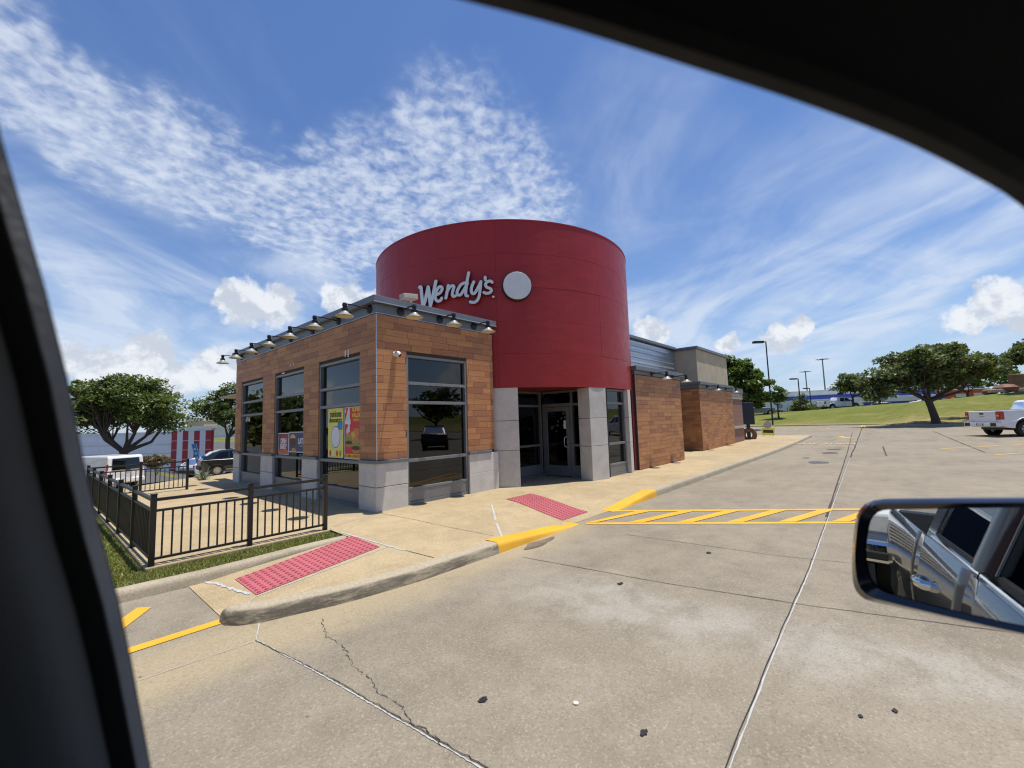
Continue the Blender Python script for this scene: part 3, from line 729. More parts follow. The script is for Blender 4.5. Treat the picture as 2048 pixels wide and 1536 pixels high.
# ------------------------------------------------------------------ the restaurant
CX, CY, CR = 11.27, 10.35, 4.40
bld = thing('restaurant_building', 'restaurant with plank clad walls, grey concrete base and red drum over its entrance', 'building', (4.5, 7.55, 0), world=True)
UNIT = MB().box(-.5, .5, -.5, .5, -.5, .5).build('plank', 'plank_wood'); unit_me = UNIT.data; bpy.data.objects.remove(UNIT)
plank_n = [0]; REST = MB()
def planks(wallpart, axis, const, a0, a1, z0, z1, openings, out, budget=True, rowh=.1385, bond=None, seed=0):
    """axis 'x': wall plane y=const running along x; 'y': plane x=const running along y. out=-1: faces towards -axis normal."""
    rr = random.Random(seed); nrow = max(1, round((z1-z0)/rowh)); h = (z1-z0)/nrow
    for r in range(nrow):
        za, zb = z0+r*h, z0+(r+1)*h
        a = a0 - rr.uniform(0, .5)
        while a < a1-.01:
            L = rr.choice([.30, .46, .46, .52, .60, .62]); s0, s1 = max(a, a0), min(a+L, a1); a += L
            segs = [(s0, s1)]
            for (o0, o1, oz0, oz1) in openings:
                if zb > oz0+.02 and za < oz1-.02:
                    ns = []
                    for (p, q) in segs:
                        if q <= o0 or p >= o1: ns.append((p, q))
                        else:
                            if p < o0: ns.append((p, o0))
                            if q > o1: ns.append((o1, q))
                    segs = ns
            for (p, q) in segs:
                if q-p < .03: continue
                za2 = za; zb2 = zb
                for (o0, o1, oz0, oz1) in openings:
                    if p >= o0-.001 and q <= o1+.001:
                        if za < oz1 < zb: za2 = oz1
                        if za < oz0 < zb: zb2 = oz0
                th = .028+rr.uniform(-.0015, .0015); cc = const+out*th/2
                hx, hz = (q-p)-.005, (zb2-za2)-.005; ca, cz = (p+q)/2, (za2+zb2)/2
                if hz < .01: continue
                if budget and plank_n[0] < 298:
                    plank_n[0] += 1
                    o = bpy.data.objects.new('plank', unit_me); COL.objects.link(o); o.parent = wallpart
                    if axis == 'x': o.location = (ca-4.5, cc-7.55, cz); o.scale = (hx, th, hz)
                    else: o.location = (cc-4.5, ca-7.55, cz); o.scale = (th, hx, hz)
                else:
                    if axis == 'x': REST.box(ca-hx/2, ca+hx/2, cc-th/2, cc+th/2, cz-hz/2, cz+hz/2)
                    else: REST.box(cc-th/2, cc+th/2, ca-hx/2, ca+hx/2, cz-hz/2, cz+hz/2)

X0, Y0 = 4.50, 7.55; YB = 16.2; XF = 7.75
WZ0, WZ1 = .13, 3.24
winX = [(5.17, 6.86)]; winY = [(8.15, 10.06), (10.88, 12.80), (13.70, 15.61)]
# wall cores, split round the openings
def wallcore(name, axis, const, thick, a0, a1, z0, z1, ops):
    b = MB(); cuts = [a0]+[q for o in ops for q in o[:2]]+[a1]
    for i in range(0, len(cuts), 2):
        if axis == 'x': b.box(cuts[i], cuts[i+1], const, const+thick, z0, z1)
        else: b.box(const, const+thick, cuts[i], cuts[i+1], z0, z1)
    for o in ops:
        if axis == 'x': b.box(o[0], o[1], const+.001, const+thick, o[2], z1)
        else: b.box(const+.001, const+thick, o[0], o[1], o[2], z1)
    return b.build(name, 'dark_joint', bld)
wf = wallcore('wall', 'x', Y0, .25, X0, XF, 0, 4.02, [(winX[0][0], winX[0][1], WZ1)]); wf['label'] = 'plank clad front wall with one tall window'
wl = wallcore('wall', 'y', X0-.001, .25, Y0+.252, YB, 0, 4.019, [(p, q, WZ1) for p, q in winY]); wl['label'] = 'plank clad side wall with three tall windows'
planks(wf, 'x', Y0, X0-.019, XF, 1.10, 4.0, [(winX[0][0], winX[0][1], 0, WZ1)], -1, seed=3)
planks(wl, 'y', X0-.001, Y0-.019, YB, 1.10, 4.0, [(p, q, 0, WZ1) for p, q in winY], -1, seed=5)
# corner trims and sill flashing
b = MB(); b.box(X0-.034, X0-.020, Y0-.034, Y0-.020, 1.10, 4.0); b.build('corner_trim', 'trim_metal', bld)
def flashing(axis, const, a0, a1):
    b = MB()
    if axis == 'x': b.box(a0, a1, const-.085, const+.01, 1.035, 1.095)
    else: b.box(const-.085, const+.01, a0, a1, 1.035, 1.095)
    b.build('sill_flashing', 'fascia_metal', bld, bevel=.006)
flashing('x', Y0, X0+.012, winX[0][0]-.002); flashing('x', Y0, winX[0][1]+.002, 7.6)
pv = Y0-.085
for (p, q) in winY: flashing('y', X0, pv, p-.002); pv = q+.002
flashing('y', X0, pv, YB)
# concrete base panels
def cpanel(x0, x1, y0, y1, z0, z1, name='concrete_panel'):
    return MB().box(x0, x1, y0, y1, z0, z1).build(name, 'panel_concrete', bld, bevel=.008)
zj = .585
for (za, zb) in ((.10, zj-.005), (zj+.005, 1.034)):
    cpanel(X0-.06, winX[0][0]-.004, Y0-.06, Y0-.002, za, zb); cpanel(winX[0][1]+.004, 7.84, Y0-.06, Y0-.002, za, zb) if za < .2 else None
    pv = Y0-.0015
    for (p, q) in winY: cpanel(X0-.06, X0-.002, pv, p-.004, za, zb); pv = q+.004
    cpanel(X0-.06, X0-.002, pv, YB, za, zb)
cpanel(winX[0][1]+.004, 7.84, Y0-.059, Y0-.002, zj-.004, 1.034)

# windows
def storefront(axis, const, a0, a1, z0, z1, mull, label=None, depth=.10, out=-1, panel_top=.455, fw=.055, parent=None, skip=()):
    """Aluminium frame; bars are sub-parts of the window, each pane its own."""
    b = MB(); fr = []
    def bx(p, q, za, zb, d0, d1):
        c0, c1 = const-d0*(-out), const-d1*(-out)
        lo, hi = min(c0, c1), max(c0, c1)
        return (p, q, lo, hi, za, zb) if axis == 'x' else (lo, hi, p, q, za, zb)
    b.box(*bx(a0, a0+fw, z0, z1, .01, -depth)); b.box(*bx(a1-fw, a1, z0, z1, .01, -depth)); b.box(*bx(a0+fw, a1-fw, z1-fw, z1, .009, -depth))
    for zz in mull: b.box(*bx(a0+fw, a1-fw, zz-.032, zz+.032, .009, -depth))
    if panel_top: b.box(*bx(a0+fw, a1-fw, panel_top-.025, panel_top+.025, .009, -depth))
    wn_ = b.build('window', 'frame_metal', parent or bld, bevel=.004)
    if label: wn_['label'] = label
    if panel_top:
        bp = MB(); bp.box(*bx(a0+fw+.001, a1-fw-.001, z0+.10, panel_top-.026, .0, -.05)); bp.box(*bx(a0+fw+.001, a1-fw-.001, z0, z0+.095, .014, -.05)); bp.build('base_panel', 'frame_metal', wn_, bevel=.004)
    lv = [panel_top if panel_top else z0]+sorted(mull)+[z1]
    for i in range(len(lv)-1):
        bp = MB(); bp.box(*bx(a0+fw-.01, a1-fw+.01, lv[i]+.02, lv[i+1]-.02, -.065, -.073)); bp.build('pane', 'tinted_glass', wn_)
    return wn_
MUL = [1.03, 2.235, 2.64]
storefront('x', Y0, winX[0][0], winX[0][1], .10, WZ1, MUL, 'tall window beside the entrance')
wins = [storefront('y', X0, p, q, .10, WZ1, MUL, l_) for (p, q), l_ in zip(winY, ['poster window nearest the corner', 'middle window with two small posters', 'far window with house number'])]
# fascia and coping
def fascia(name, axis, const, a0, a1, z0, z1, cap, ex0=0.0, ex1=0.0):
    b = MB()
    if axis == 'x': b.box(a0, a1, const-.045, const+.2, z0, z1-.13); b.box(a0-ex0, a1+ex1, const-.15, const+.3, z1-.129, z1)
    else: b.box(const-.045, const+.2, a0, a1, z0, z1-.13); b.box(const-.15, const+.3, a0-ex0, a1+ex1, z1-.129, z1)
    return b.build(name, 'fascia_metal', bld, bevel=.006)
fascia('fascia', 'x', Y0, X0-.045, 7.62, 4.02, 4.335, 1, .105, .18)
fascia('fascia', 'y', X0+.001, Y0+.205, YB, 4.0205, 4.3345, 1, -.10, .1)
b = MB(); b.box(X0-.155, 7.80, Y0-.158, Y0-.150, 4.195, 4.215); b.build('drip_edge', 'trim_metal', bld)
b = MB(); b.box(X0-.048, 7.62, Y0-.050, Y0+.0, 4.005, 4.019); b.box(X0-.050, X0, Y0+.001, YB, 4.004, 4.0195); b.build('drip_edge', 'trim_metal', bld)
b = MB(); b.box(X0+.2, 30, Y0+.5, 19, 3.0, 3.05); b.box(X0+.25, 8.0, Y0+.25, YB-.2, 3.95, 4.0); b.build('roof', 'roof_membrane', bld)
b = MB(); b.box(X0, 9, YB-.25, YB, 0, 4.01); b.build('wall', 'stucco_tan', bld)
b = MB(); b.box(8.0, 9.0, 8.05+.2, YB, 0.0, 3.9); b.box(X0+.3, 9, 12.8, 12.9, 0, 2.9); b.build('inner_light_block', 'interior_dark', bld)  # dark box added inside to block light behind the windows
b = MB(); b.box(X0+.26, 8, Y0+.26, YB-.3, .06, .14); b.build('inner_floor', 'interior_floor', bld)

# drum
rowz = [2.64, 3.52, 4.37, 5.28, 6.19, 7.10]
cols = [rad(-98.6+40.8*k) for k in range(-2, 2)]; cols = [rad(-98.6-40.8*k) for k in range(3, -1, -1)]+[rad(-98.6+k*48.1) for k in range(1, 6)]
drum = MB()
angs = np.linspace(0, 2*math.pi, 129)
for i in range(128):
    a, c = angs[i], angs[i+1]; r = CR-.06
    drum._add([(CX+r*math.cos(a), CY+r*math.sin(a), 2.66), (CX+r*math.cos(c), CY+r*math.sin(c), 2.66), (CX+r*math.cos(c), CY+r*math.sin(c), 7.08), (CX+r*math.cos(a), CY+r*math.sin(a), 7.08)], [(0, 1, 2, 3)])
drum._add([(CX, CY, 6.6)]+[(CX+(CR-.06)*math.cos(a), CY+(CR-.06)*math.sin(a), 6.6) for a in angs[:-1]], [(0, i+1, (i+1) % 128+1) for i in range(128)])
drum_o = drum.build('drum', 'drum_red', bld); drum_o['label'] = 'tall red metal clad drum over the entrance'
def cpatch(b, a0, a1, z0, z1, r0, r1, n):
    vs = []; fs = []
    for i in range(n+1):
        a = a0+(a1-a0)*i/n
        for (r, z) in ((r1, z0), (r1, z1), (r0, z1), (r0, z0)): vs.append((CX+r*math.cos(a), CY+r*math.sin(a), z))
    for i in range(n):
        for k in range(4): fs.append((i*4+k, (i+1)*4+k, (i+1)*4+(k+1) % 4, i*4+(k+1) % 4))
    fs += [(3, 2, 1, 0), (n*4, n*4+1, n*4+2, n*4+3)]
    return b._add(vs, fs)
cols = sorted(cols)
for ci in range(len(cols)):
    a0 = cols[ci]; a1 = cols[(ci+1) % len(cols)]
    if a1 < a0: a1 += 2*math.pi
    for ri in range(5):
        b = MB(); jit = RNG.uniform(-.003, .003)
        cpatch(b, a0+.0004, a1-.0004, rowz[ri]+.0018, rowz[ri+1]-.0018, CR-.05, CR+jit, max(6, int((a1-a0)/.045)))
        b.build('metal_panel', 'drum_red', drum_o, smooth=True)
b = MB(); cpatch(b, 0, 2*math.pi-.0001, 7.085, 7.125, CR-.12, CR+.012, 128); b.build('rim', 'drum_red', drum_o, smooth=True)
b = MB(); n = 96
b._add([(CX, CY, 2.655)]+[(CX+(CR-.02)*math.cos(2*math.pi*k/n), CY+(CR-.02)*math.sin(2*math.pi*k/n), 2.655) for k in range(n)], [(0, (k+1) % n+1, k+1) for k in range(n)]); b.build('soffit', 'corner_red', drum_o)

# drum piers and entrance
def pier(a0, a1, depth, zs=(.11, 1.05, 1.80, 2.645)):
    p0 = np.array([CX+CR*math.cos(a0), CY+CR*math.sin(a0)]); p1 = np.array([CX+CR*math.cos(a1), CY+CR*math.sin(a1)])
    am = (a0+a1)/2; inn = -np.array([math.cos(am), math.sin(am)])*depth
    for k in range(3):
        q = [p0, p1, p1+inn, p0+inn]
        MB().hexa([(x, y, zs[k]+.004) for x, y in q], [(x, y, zs[k+1]-.004) for x, y in q]).build('concrete_panel', 'panel_concrete', bld, bevel=.008)
    core = [p0*.98+np.array([CX, CY])*.02, p1*.98+np.array([CX, CY])*.02, p1+inn*.95, p0+inn*.95]
    MB().hexa([(x, y, .0) for x, y in core], [(x, y, 2.64) for x, y in core]).build('pier_core', 'dark_joint', bld)
pier(rad(-142.2), rad(-133.2), .45)
pier(rad(-106.3), rad(-97.6), .44)
pier(rad(-79.2), rad(-75.0), .4)
# curved end window between the two right piers, flat storefront
a0, a1 = rad(-97.3), rad(-79.4)
q0 = np.array([CX+(CR-.14)*math.cos(a0), CY+(CR-.14)*math.sin(a0)]); q1 = np.array([CX+(CR-.14)*math.cos(a1), CY+(CR-.14)*math.sin(a1)])
yy = float((q0[1]+q1[1])/2)
storefront('x', yy, float(q0[0])+.02, float(q1[0])-.01, .10, 2.64, [1.05, 2.22], 'narrow window between two concrete piers')
storefront('x', 8.02, 8.25, 10.33, .10, 2.64, [1.05, 2.22], 'shaded window beside the entrance door', depth=.1)
# sidelight + door in plane x = 10.36 facing -x
storefront('y', 10.36, 6.40, 6.97, .10, 2.64, [1.05, 2.22], 'slim sidelight beside the entrance door')
b = MB(); b.box(10.36, 10.44, 6.971, 8.0, 2.17, 2.27); b.box(10.36, 10.44, 7.93, 8.0, .1, 2.17); b.box(10.36, 10.44, 6.971, 7.02, .1, 2.17); b.box(10.36, 10.44, 6.971, 8.0, 2.58, 2.64)
b.build('door_frame', 'frame_metal', bld, bevel=.004)
MB().box(10.395, 10.403, 6.975, 7.99, 2.27, 2.58).build('transom_pane', 'tinted_glass', bld)
b = MB(); dy0, dy1 = 7.03, 7.92
b.box(10.345, 10.39, dy0, dy0+.11, .16, 2.16); b.box(10.345, 10.39, dy1-.11, dy1, .16, 2.16); b.box(10.345, 10.39, dy0+.11, dy1-.11, 2.04, 2.16); b.box(10.345, 10.39, dy0+.11, dy1-.11, .16, .46)
door = b.build('door', 'frame_metal', bld, bevel=.005); door['label'] = 'glazed aluminium entrance door'
MB().box(10.363, 10.371, dy0+.1, dy1-.1, .45, 2.05).build('pane', 'tinted_glass', door)
b = MB(); hz_ = [(10.345, dy0+.055, 1.0), (10.27, dy0+.06, 1.0), (10.255, dy0+.11, 1.02), (10.255, dy0+.13, 1.1), (10.255, dy0+.13, 1.2), (10.255, dy0+.11, 1.28), (10.27, dy0+.06, 1.30), (10.345, dy0+.055, 1.30)]
b.tube(hz_, .013, 8); b.build('handle', 'trim_metal', door, smooth=True)
b = MB(); b.lathe((10.344, dy0+.05, 1.14), [(.0, -.02), (.028, -.02), (.028, .01)], 14, (1, 0, 0)); b.build('lock', 'trim_metal', door, smooth=True)
MB().box(10.358, 10.362, dy0+.12, dy0+.20, 1.52, 1.76).build('notice', 'print_white', door)
for (yy_, zz) in [(7.42, 1.74), (7.22, 1.98), (7.20, 1.72), (7.58, 1.6), (7.30, 1.83), (7.18, 1.86), (7.25, 1.62), (7.45, 1.62), (7.66, 1.55), (7.50, 1.45)]:
    r = random.choice([.022, .03, .045]); b = MB(); b.lathe((10.360, yy_, zz), [(r*.45, -.0012), (r, -.0012), (r, .001)], 14, (1, 0, 0)); b.build('ornament', 'gold_ornament', door)
b = MB(); b.tube([(10.40, 6.62, 2.0), (10.40, 6.60, 1.95), (10.40, 6.62, 1.6), (10.40, 6.62, 1.55)], .012, 6); b.tube([(10.40, 6.62, 2.02), (10.40, 6.45, 2.03)], .010, 6); b.tube([(10.40, 6.60, 1.8), (10.40, 6.45, 1.95)], .012, 6); b.tube([(10.40, 6.66, 1.33), (10.40, 6.5, 1.335)], .010, 6)
b.build('window_sticker', 'gold_ornament', bld)
b = MB(); b.box(8.3, 10.3, 8.2, 8.25, 0, 2.64); b.box(10.9, 10.95, 6.1, 8.2, 0, 2.64); b.box(10.9, 12.3, 6.65, 6.7, 0, 2.64); b.build('inner_light_block', 'interior_dark', bld)  # more of the added light-blocking box, behind the entrance glass

# right flank walls
def flank(x0, x1, y, z1, cap, back, left=False, seed=1, m_=None):
    w_ = MB().box(x0, x1, y, y+back, 0, z1).build('wall', 'dark_joint', bld)
    if m_ is None:
        planks(w_, 'x', y, x0, x1, .14, z1-.02, [], -1, False, seed=seed)
        if left: planks(w_, 'y', x0, y, y+back, .14, z1-.02, [], -1, False, seed=seed+9)
    b = MB(); b.box(x0-.045, x1+.02, y-.045, y+back, z1, cap-.13); b.box(x0-.14, x1+.05, y-.15, y+back+.002, cap-.129, cap); b.build('fascia', 'fascia_metal', bld, bevel=.006)
    return w_
flank(12.86, 16.72, 6.15, 3.19, 3.44, 4.0, seed=21)
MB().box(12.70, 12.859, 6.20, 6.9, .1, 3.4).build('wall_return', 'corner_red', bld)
b = MB(); b.box(12.848, 12.860, 6.118, 6.13, .12, 3.19); b.build('corner_trim', 'trim_metal', bld)
flank(21.20, 26.72, 6.90, 3.12, 3.43, 2.4, True, 25)
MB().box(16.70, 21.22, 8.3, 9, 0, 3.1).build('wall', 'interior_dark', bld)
b = MB(); b.box(26.721, 29.0, 6.93, 10, 0, 3.05); b.build('brick_wall', 'small_brick', bld)
b = MB(); b.box(26.74, 29.03, 6.86, 10, 1.0, 1.14); b.box(26.73, 29.02, 6.88, 10, 2.72, 3.05); b.build('stone_band', 'stone', bld)
b = MB(); b.box(26.78, 29.06, 6.84, 10.01, 3.06, 3.35); b.build('fascia', 'fascia_metal', bld, bevel=.006)
# ribbed metal parapet behind, tan stucco box
rb = MB(); zz = 3.0
while zz < 5.35:
    rb.hexa([(12.5, 8.75, zz), (23.38, 8.75, zz), (23.38, 9.0, zz), (12.5, 9.0, zz)], [(12.5, 8.72, zz+.03), (23.38, 8.72, zz+.03), (23.38, 9.0, zz+.03), (12.5, 9.0, zz+.03)])
    rb.hexa([(12.5, 8.72, zz+.031), (23.38, 8.72, zz+.031), (23.38, 9.0, zz+.031), (12.5, 9.0, zz+.031)], [(12.5, 8.75, zz+.16), (23.38, 8.75, zz+.16), (23.38, 9.0, zz+.16), (12.5, 9.0, zz+.16)])
    zz += .262
    rb.box(12.5, 23.38, 8.76, 9.0, zz-.102, zz)
rb.build('metal_siding', 'ribbed_steel', bld)
b = MB(); b.box(12.4, 23.3, 8.62, 9.1, 5.43, 5.56); b.build('coping', 'fascia_metal', bld, bevel=.006)
MB().box(23.38, 28.9, 7.60, 12, 3.0, 5.36).build('stucco_box', 'stucco_tan', bld, bevel=.01)
b = MB(); b.box(23.28, 29.0, 7.50, 12.1, 5.361, 5.50); b.build('coping', 'fascia_metal', bld, bevel=.006)
o = REST.build('plank_cladding', 'plank_wood', bld); o['kind'] = 'stuff'; o['label'] = 'smaller brown planks on the far walls'
# dark drip stains, painted-over sign anchors above the windows
b = MB(); b.box(X0-.036, X0-.029, 8.62, 8.66, 3.26, 3.42); b.box(X0-.036, X0-.029, 8.75, 8.79, 3.28, 3.42); b.build('paint_drip', 'print_white', bld)
b = MB(); b.box(X0-.036, X0-.029, 12.1, 12.3, 3.25, 3.28); b.box(X0-.036, X0-.029, 11.7, 11.73, 3.40, 3.46); b.box(X0-.036, X0-.029, 11.5, 11.53, 3.40, 3.46); b.build('paint_drip', 'print_white', bld)
text('house_number', '6716', .20, 'print_white', wins[2], (X0+.058, 15.25, 2.10), (0, -1, 0), (0, 0, 1), offset=.004)

# ------------------------------------------------------------------ sign on the drum
def on_cyl(px, py, r):
    d = ray(px, py); a = d[0]**2+d[1]**2; bq = -2*(d[0]*CX+d[1]*CY); c = CX*CX+CY*CY-r*r
    t = (-bq-math.sqrt(bq*bq-4*a*c))/2/a; return CAM+d*t
def catmull(P, n=8):
    P = [np.array(p, float) for p in P]; P = [2*P[0]-P[1]]+P+[2*P[-1]-P[-2]]; out = []
    for i in range(1, len(P)-2):
        for k in range(n):
            t = k/n; a, b_, c, d = P[i-1:i+3]
            out.append(.5*((2*b_)+(-a+c)*t+(2*a-5*b_+4*c-d)*t*t+(-a+3*b_-3*c+d)*t**3))
    return out+[P[-2]]
ZS = 7.877
letters = {
 'W': [[(150, 352), (172, 352), (184, 470), (196, 580), (205, 655)], [(205, 655), (238, 560), (270, 420), (288, 345)], [(288, 345), (300, 440), (312, 560), (322, 640)], [(322, 640), (352, 520), (382, 380), (408, 255)]],
 'e': [[(412, 468), (470, 440), (505, 385), (498, 348), (462, 345), (420, 400), (398, 480), (408, 545), (440, 570), (480, 556), (500, 522)]],
 'n': [[(603, 322), (590, 400), (576, 465), (565, 520)], [(580, 430), (626, 352), (668, 326), (692, 345), (672, 420), (668, 470), (685, 494), (714, 486)]],
 'd': [[(905, 292), (860, 283), (802, 312), (752, 392), (742, 446), (765, 474), (802, 462), (850, 390), (892, 318)], [(925, 122), (905, 220), (890, 320), (878, 420), (882, 476), (908, 488)]],
 'y': [[(1005, 266), (974, 340), (966, 410), (986, 450), (1022, 438), (1070, 360), (1116, 262)], [(1116, 262), (1106, 370), (1092, 480), (1060, 556), (1010, 588), (950, 582)]],
 "'": [[(1184, 192), (1186, 232)]],
 's': [[(1294, 272), (1265, 252), (1215, 266), (1190, 310), (1212, 350), (1265, 372), (1282, 408), (1250, 438), (1200, 446), (1165, 432)]],
 'o': [[(1310, 500), (1314, 500)]],
}
sgn = thing('wall_sign', 'white brush script lettering mounted on the red drum', 'sign', tuple(on_cyl(915, 590, CR)), world=True)
def stroke_poly(pts, wd):
    Q = catmull(pts) if len(pts) > 2 else [np.array(pts[0], float), np.array(pts[1], float)]
    L_, R_ = [], []
    for i, p in enumerate(Q):
        d = Q[min(i+1, len(Q)-1)]-Q[max(i-1, 0)]; d /= (np.linalg.norm(d)+1e-9); nn = np.array([-d[1], d[0]])
        L_.append(p+nn*wd/2); R_.append(p-nn*wd/2)
    return Q, L_, R_
def stroke_mesh(b, pts, wd, r_in, r_out):
    Q, L_, R_ = stroke_poly(pts, wd); mp = lambda q, r: on_cyl(820+q[0]/ZS, 530+q[1]/ZS, r)
    n = len(Q); vs = [mp(q, r_out) for q in L_]+[mp(q, r_out) for q in R_]; fs = [(i, i+1, n+i+1, n+i) for i in range(n-1)]
    # round caps
    for (e, nb) in ((0, 1), (n-1, n-2)):
        d = Q[e]-Q[nb]; d /= np.linalg.norm(d); base = math.atan2(d[1], d[0]); c = len(vs)
        ring = [Q[e]+wd/2*np.array([math.cos(base+a), math.sin(base+a)]) for a in np.linspace(-math.pi/2, math.pi/2, 8)]
        vs += [mp(q, r_out) for q in ring]; fs.append(tuple(range(c, c+8)))
    b._add(vs, fs)
    # sides running back to the drum
    outl = list(L_)
    d = Q[-1]-Q[-2]; base = math.atan2(d[1], d[0]); outl += [Q[-1]+wd/2*np.array([math.cos(base+a), math.sin(base+a)]) for a in np.linspace(math.pi/2, -math.pi/2, 8)]
    outl += list(reversed(R_)); d = Q[0]-Q[1]; base = math.atan2(d[1], d[0]); outl += [Q[0]+wd/2*np.array([math.cos(base+a), math.sin(base+a)]) for a in np.linspace(math.pi/2, -math.pi/2, 8)]
    k = len(outl); b._add([mp(q, r_out) for q in outl]+[mp(q, r_in) for q in outl], [(i, (i+1) % k, k+(i+1) % k, k+i) for i in range(k)])
for ch, strokes in letters.items():
    b = MB(); b2 = MB()
    for k, st in enumerate(strokes):
        wd = {'W': 50, 'o': 36}.get(ch, 46)
        stroke_mesh(b, st, wd, CR+.10, CR+.135+.0016*k); stroke_mesh(b2, st, wd*1.16, CR-.01, CR+.118+.0012*k)
    lo = b.build('letter' if ch != 'o' else 'letter_dot', 'sign_white', sgn); b2.build('letter_return', 'sign_dark', lo)
em = on_cyl(1033.5, 574, CR); ea = math.atan2(em[1]-CY, em[0]-CX); ed = np.array([math.cos(ea), math.sin(ea), 0])
emb = thing('round_sign', 'round white disc sign with dark rim beside the script lettering', 'sign', tuple(em), world=True)
b = MB(); b.lathe(em, [(.0, .129), (.36, .129), (.365, .125), (.365, .10)], 48, ed); b.build('disc', 'sign_white', emb)
b = MB(); b.lathe(em, [(.0, .10), (.385, .115), (.392, .105), (.392, -.03)], 48, ed); b.build('rim', 'sign_dark', emb)

# ------------------------------------------------------------------ posters
def poster(label, y0, y1, z0, z1, back, border=None):
    t = thing('poster', label, 'poster', (X0+.055, (y0+y1)/2, z0), world=True)
    MB().box(X0+.056, X0+.060, y0, y1, z0, z1).build('sheet', 'print_white' if border else back, t)
    if border: MB().box(X0+.0545, X0+.0565, y0+border, y1-border, z0+border, z1-border).build('print_field', back, t)
    return t
def blob(t, name, m_, y, z, ry, rz, lay=0, n=20, part=(0, 6.2832)):
    b = MB(); b.poly([(X0+.0535-.0006*lay, y-ry*math.cos(a), z+rz*math.sin(a)) for a in np.linspace(part[0], part[1], n)]); b.build(name, m_, t)
PX = X0+.0530
pp = lambda px, py: atX(px, py, X0+.055)[1:]
t = poster('tall yellow poster with black lettering in the corner window', 9.02, 9.74, 1.09, 2.19, 'poster_yellow', .018)
text('lettering', 'minions', .205, 'print_black', t, (PX, 9.38, 2.06), (0, -1, 0), (0, 0, 1), offset=.006, squeeze=.85)
text('lettering', '&monsters', .150, 'print_black', t, (PX, 9.38, 1.925), (0, -1, 0), (0, 0, 1), offset=.005, squeeze=.88)
MB().poly([(PX, 9.27, 1.90), (PX, 9.05, 1.89), (PX, 9.06, 1.70), (PX, 9.29, 1.72)]).build('print_tag', 'poster_blue', t)
blob(t, 'print_oval', 'print_white', 9.37, 1.55, .245, .275, 0, 28); blob(t, 'print_ring', 'poster_navy', 9.37, 1.55, .222, .250, 1, 28); blob(t, 'print_oval', 'print_white', 9.37, 1.55, .205, .233, 2, 28)
for (y_, m2, r2) in ((9.62, 'poster_red', .05), (9.47, 'print_white', .055), (9.30, 'poster_red', .05), (9.15, 'lettuce', .05)): blob(t, 'print_cup', m2, y_, 1.19, r2, .07, 0, 10)
t = poster('tall red poster with giant four, burgers and yellow foot strip in the corner window', 8.27, 8.97, 1.08, 2.19, 'poster_red', .02)
text('lettering', '4', .74, 'print_white', t, (PX-.0005, 8.81, 1.90), (0, -1, 0), (0, 0, 1), offset=.02, squeeze=.62)
text('lettering', '$', .14, 'print_white', t, (PX, 8.92, 2.10), (0, -1, 0), (0, 0, 1), offset=.004)
text('lettering', 'SUPER', .115, 'poster_gold', t, (PX, 8.46, 2.125), (0, -1, 0), (0, 0, 1), offset=.005)
text('lettering', 'VALUE', .120, 'poster_gold', t, (PX, 8.46, 2.005), (0, -1, 0), (0, 0, 1), offset=.005)
text('lettering', '- MENU -', .075, 'poster_gold', t, (PX, 8.46, 1.905), (0, -1, 0), (0, 0, 1), offset=.002)
MB().box(PX-.001, PX+.0005, 8.29, 8.95, 1.10, 1.19).build('foot_strip', 'poster_gold', t)
text('lettering', '10 ITEMS UNDER $4', .078, 'stripe_red', t, (PX-.0016, 8.62, 1.145), (0, -1, 0), (0, 0, 1), offset=.002)
for (y, z, s) in ((8.77, 1.44, 1.0), (8.47, 1.33, 1.15)):
    blob(t, 'burger_bun', 'bun', y, z+.08*s, .14*s, .12*s, 1, 16, (0, 3.1416)); blob(t, 'burger_lettuce', 'lettuce', y, z+.05*s, .15*s, .045*s, 2); blob(t, 'burger_patty', 'patty', y, z-.01*s, .14*s, .04*s, 3); blob(t, 'burger_bun', 'bun', y, z-.06*s, .13*s, .045*s, 2)
blob(t, 'nuggets', 'fries', 8.60, 1.57, .10, .10, 0); blob(t, 'cup', 'cup', 8.82, 1.66, .065, .10, 0)
for k in range(7): MB().bar((PX-.0002*k, 8.53-.026*k+.01*(k % 2), 1.55), (PX-.0002*k, 8.55-.035*k, 1.74-.012*(k % 3)), .018, .001, (1, 0, 0)).build('fry_print', 'fries', t)
t = poster('maroon and orange poster reading OPEN EARLY in the middle window', 11.99, 12.70, 1.08, 1.66, 'poster_maroon', .022)
MB().box(PX-.0003, PX+.001, 12.013, 12.677, 1.103, 1.21).build('print_field', 'poster_orange', t)
text('lettering', 'OPEN', .185, 'print_white', t, (PX, 12.34, 1.44), (0, -1, 0), (0, 0, 1), offset=.008, squeeze=.82); text('lettering', 'EARLY', .185, 'print_white', t, (PX, 12.34, 1.29), (0, -1, 0), (0, 0, 1), offset=.008, squeeze=.82)
t = poster('navy poster with burger print reading LATE in the middle window', 10.945, 11.985, 1.16, 1.685, 'poster_navy', .02)
text('lettering', 'LATE', .20, 'print_white', t, (PX, 11.20, 1.44), (0, -1, 0), (0, 0, 1), offset=.008, squeeze=.82)
blob(t, 'burger_bun', 'fries', 11.72, 1.52, .17, .10, 1, 16, (0, 3.1416)); blob(t, 'burger_patty', 'patty', 11.72, 1.42, .18, .12, 0); blob(t, 'burger_bun', 'bun', 11.66, 1.22, .14, .05, 1)
text('lettering', 'Open till', .05, 'print_white', t, (PX, 11.2, 1.325), (0, -1, 0), (0, 0, 1))

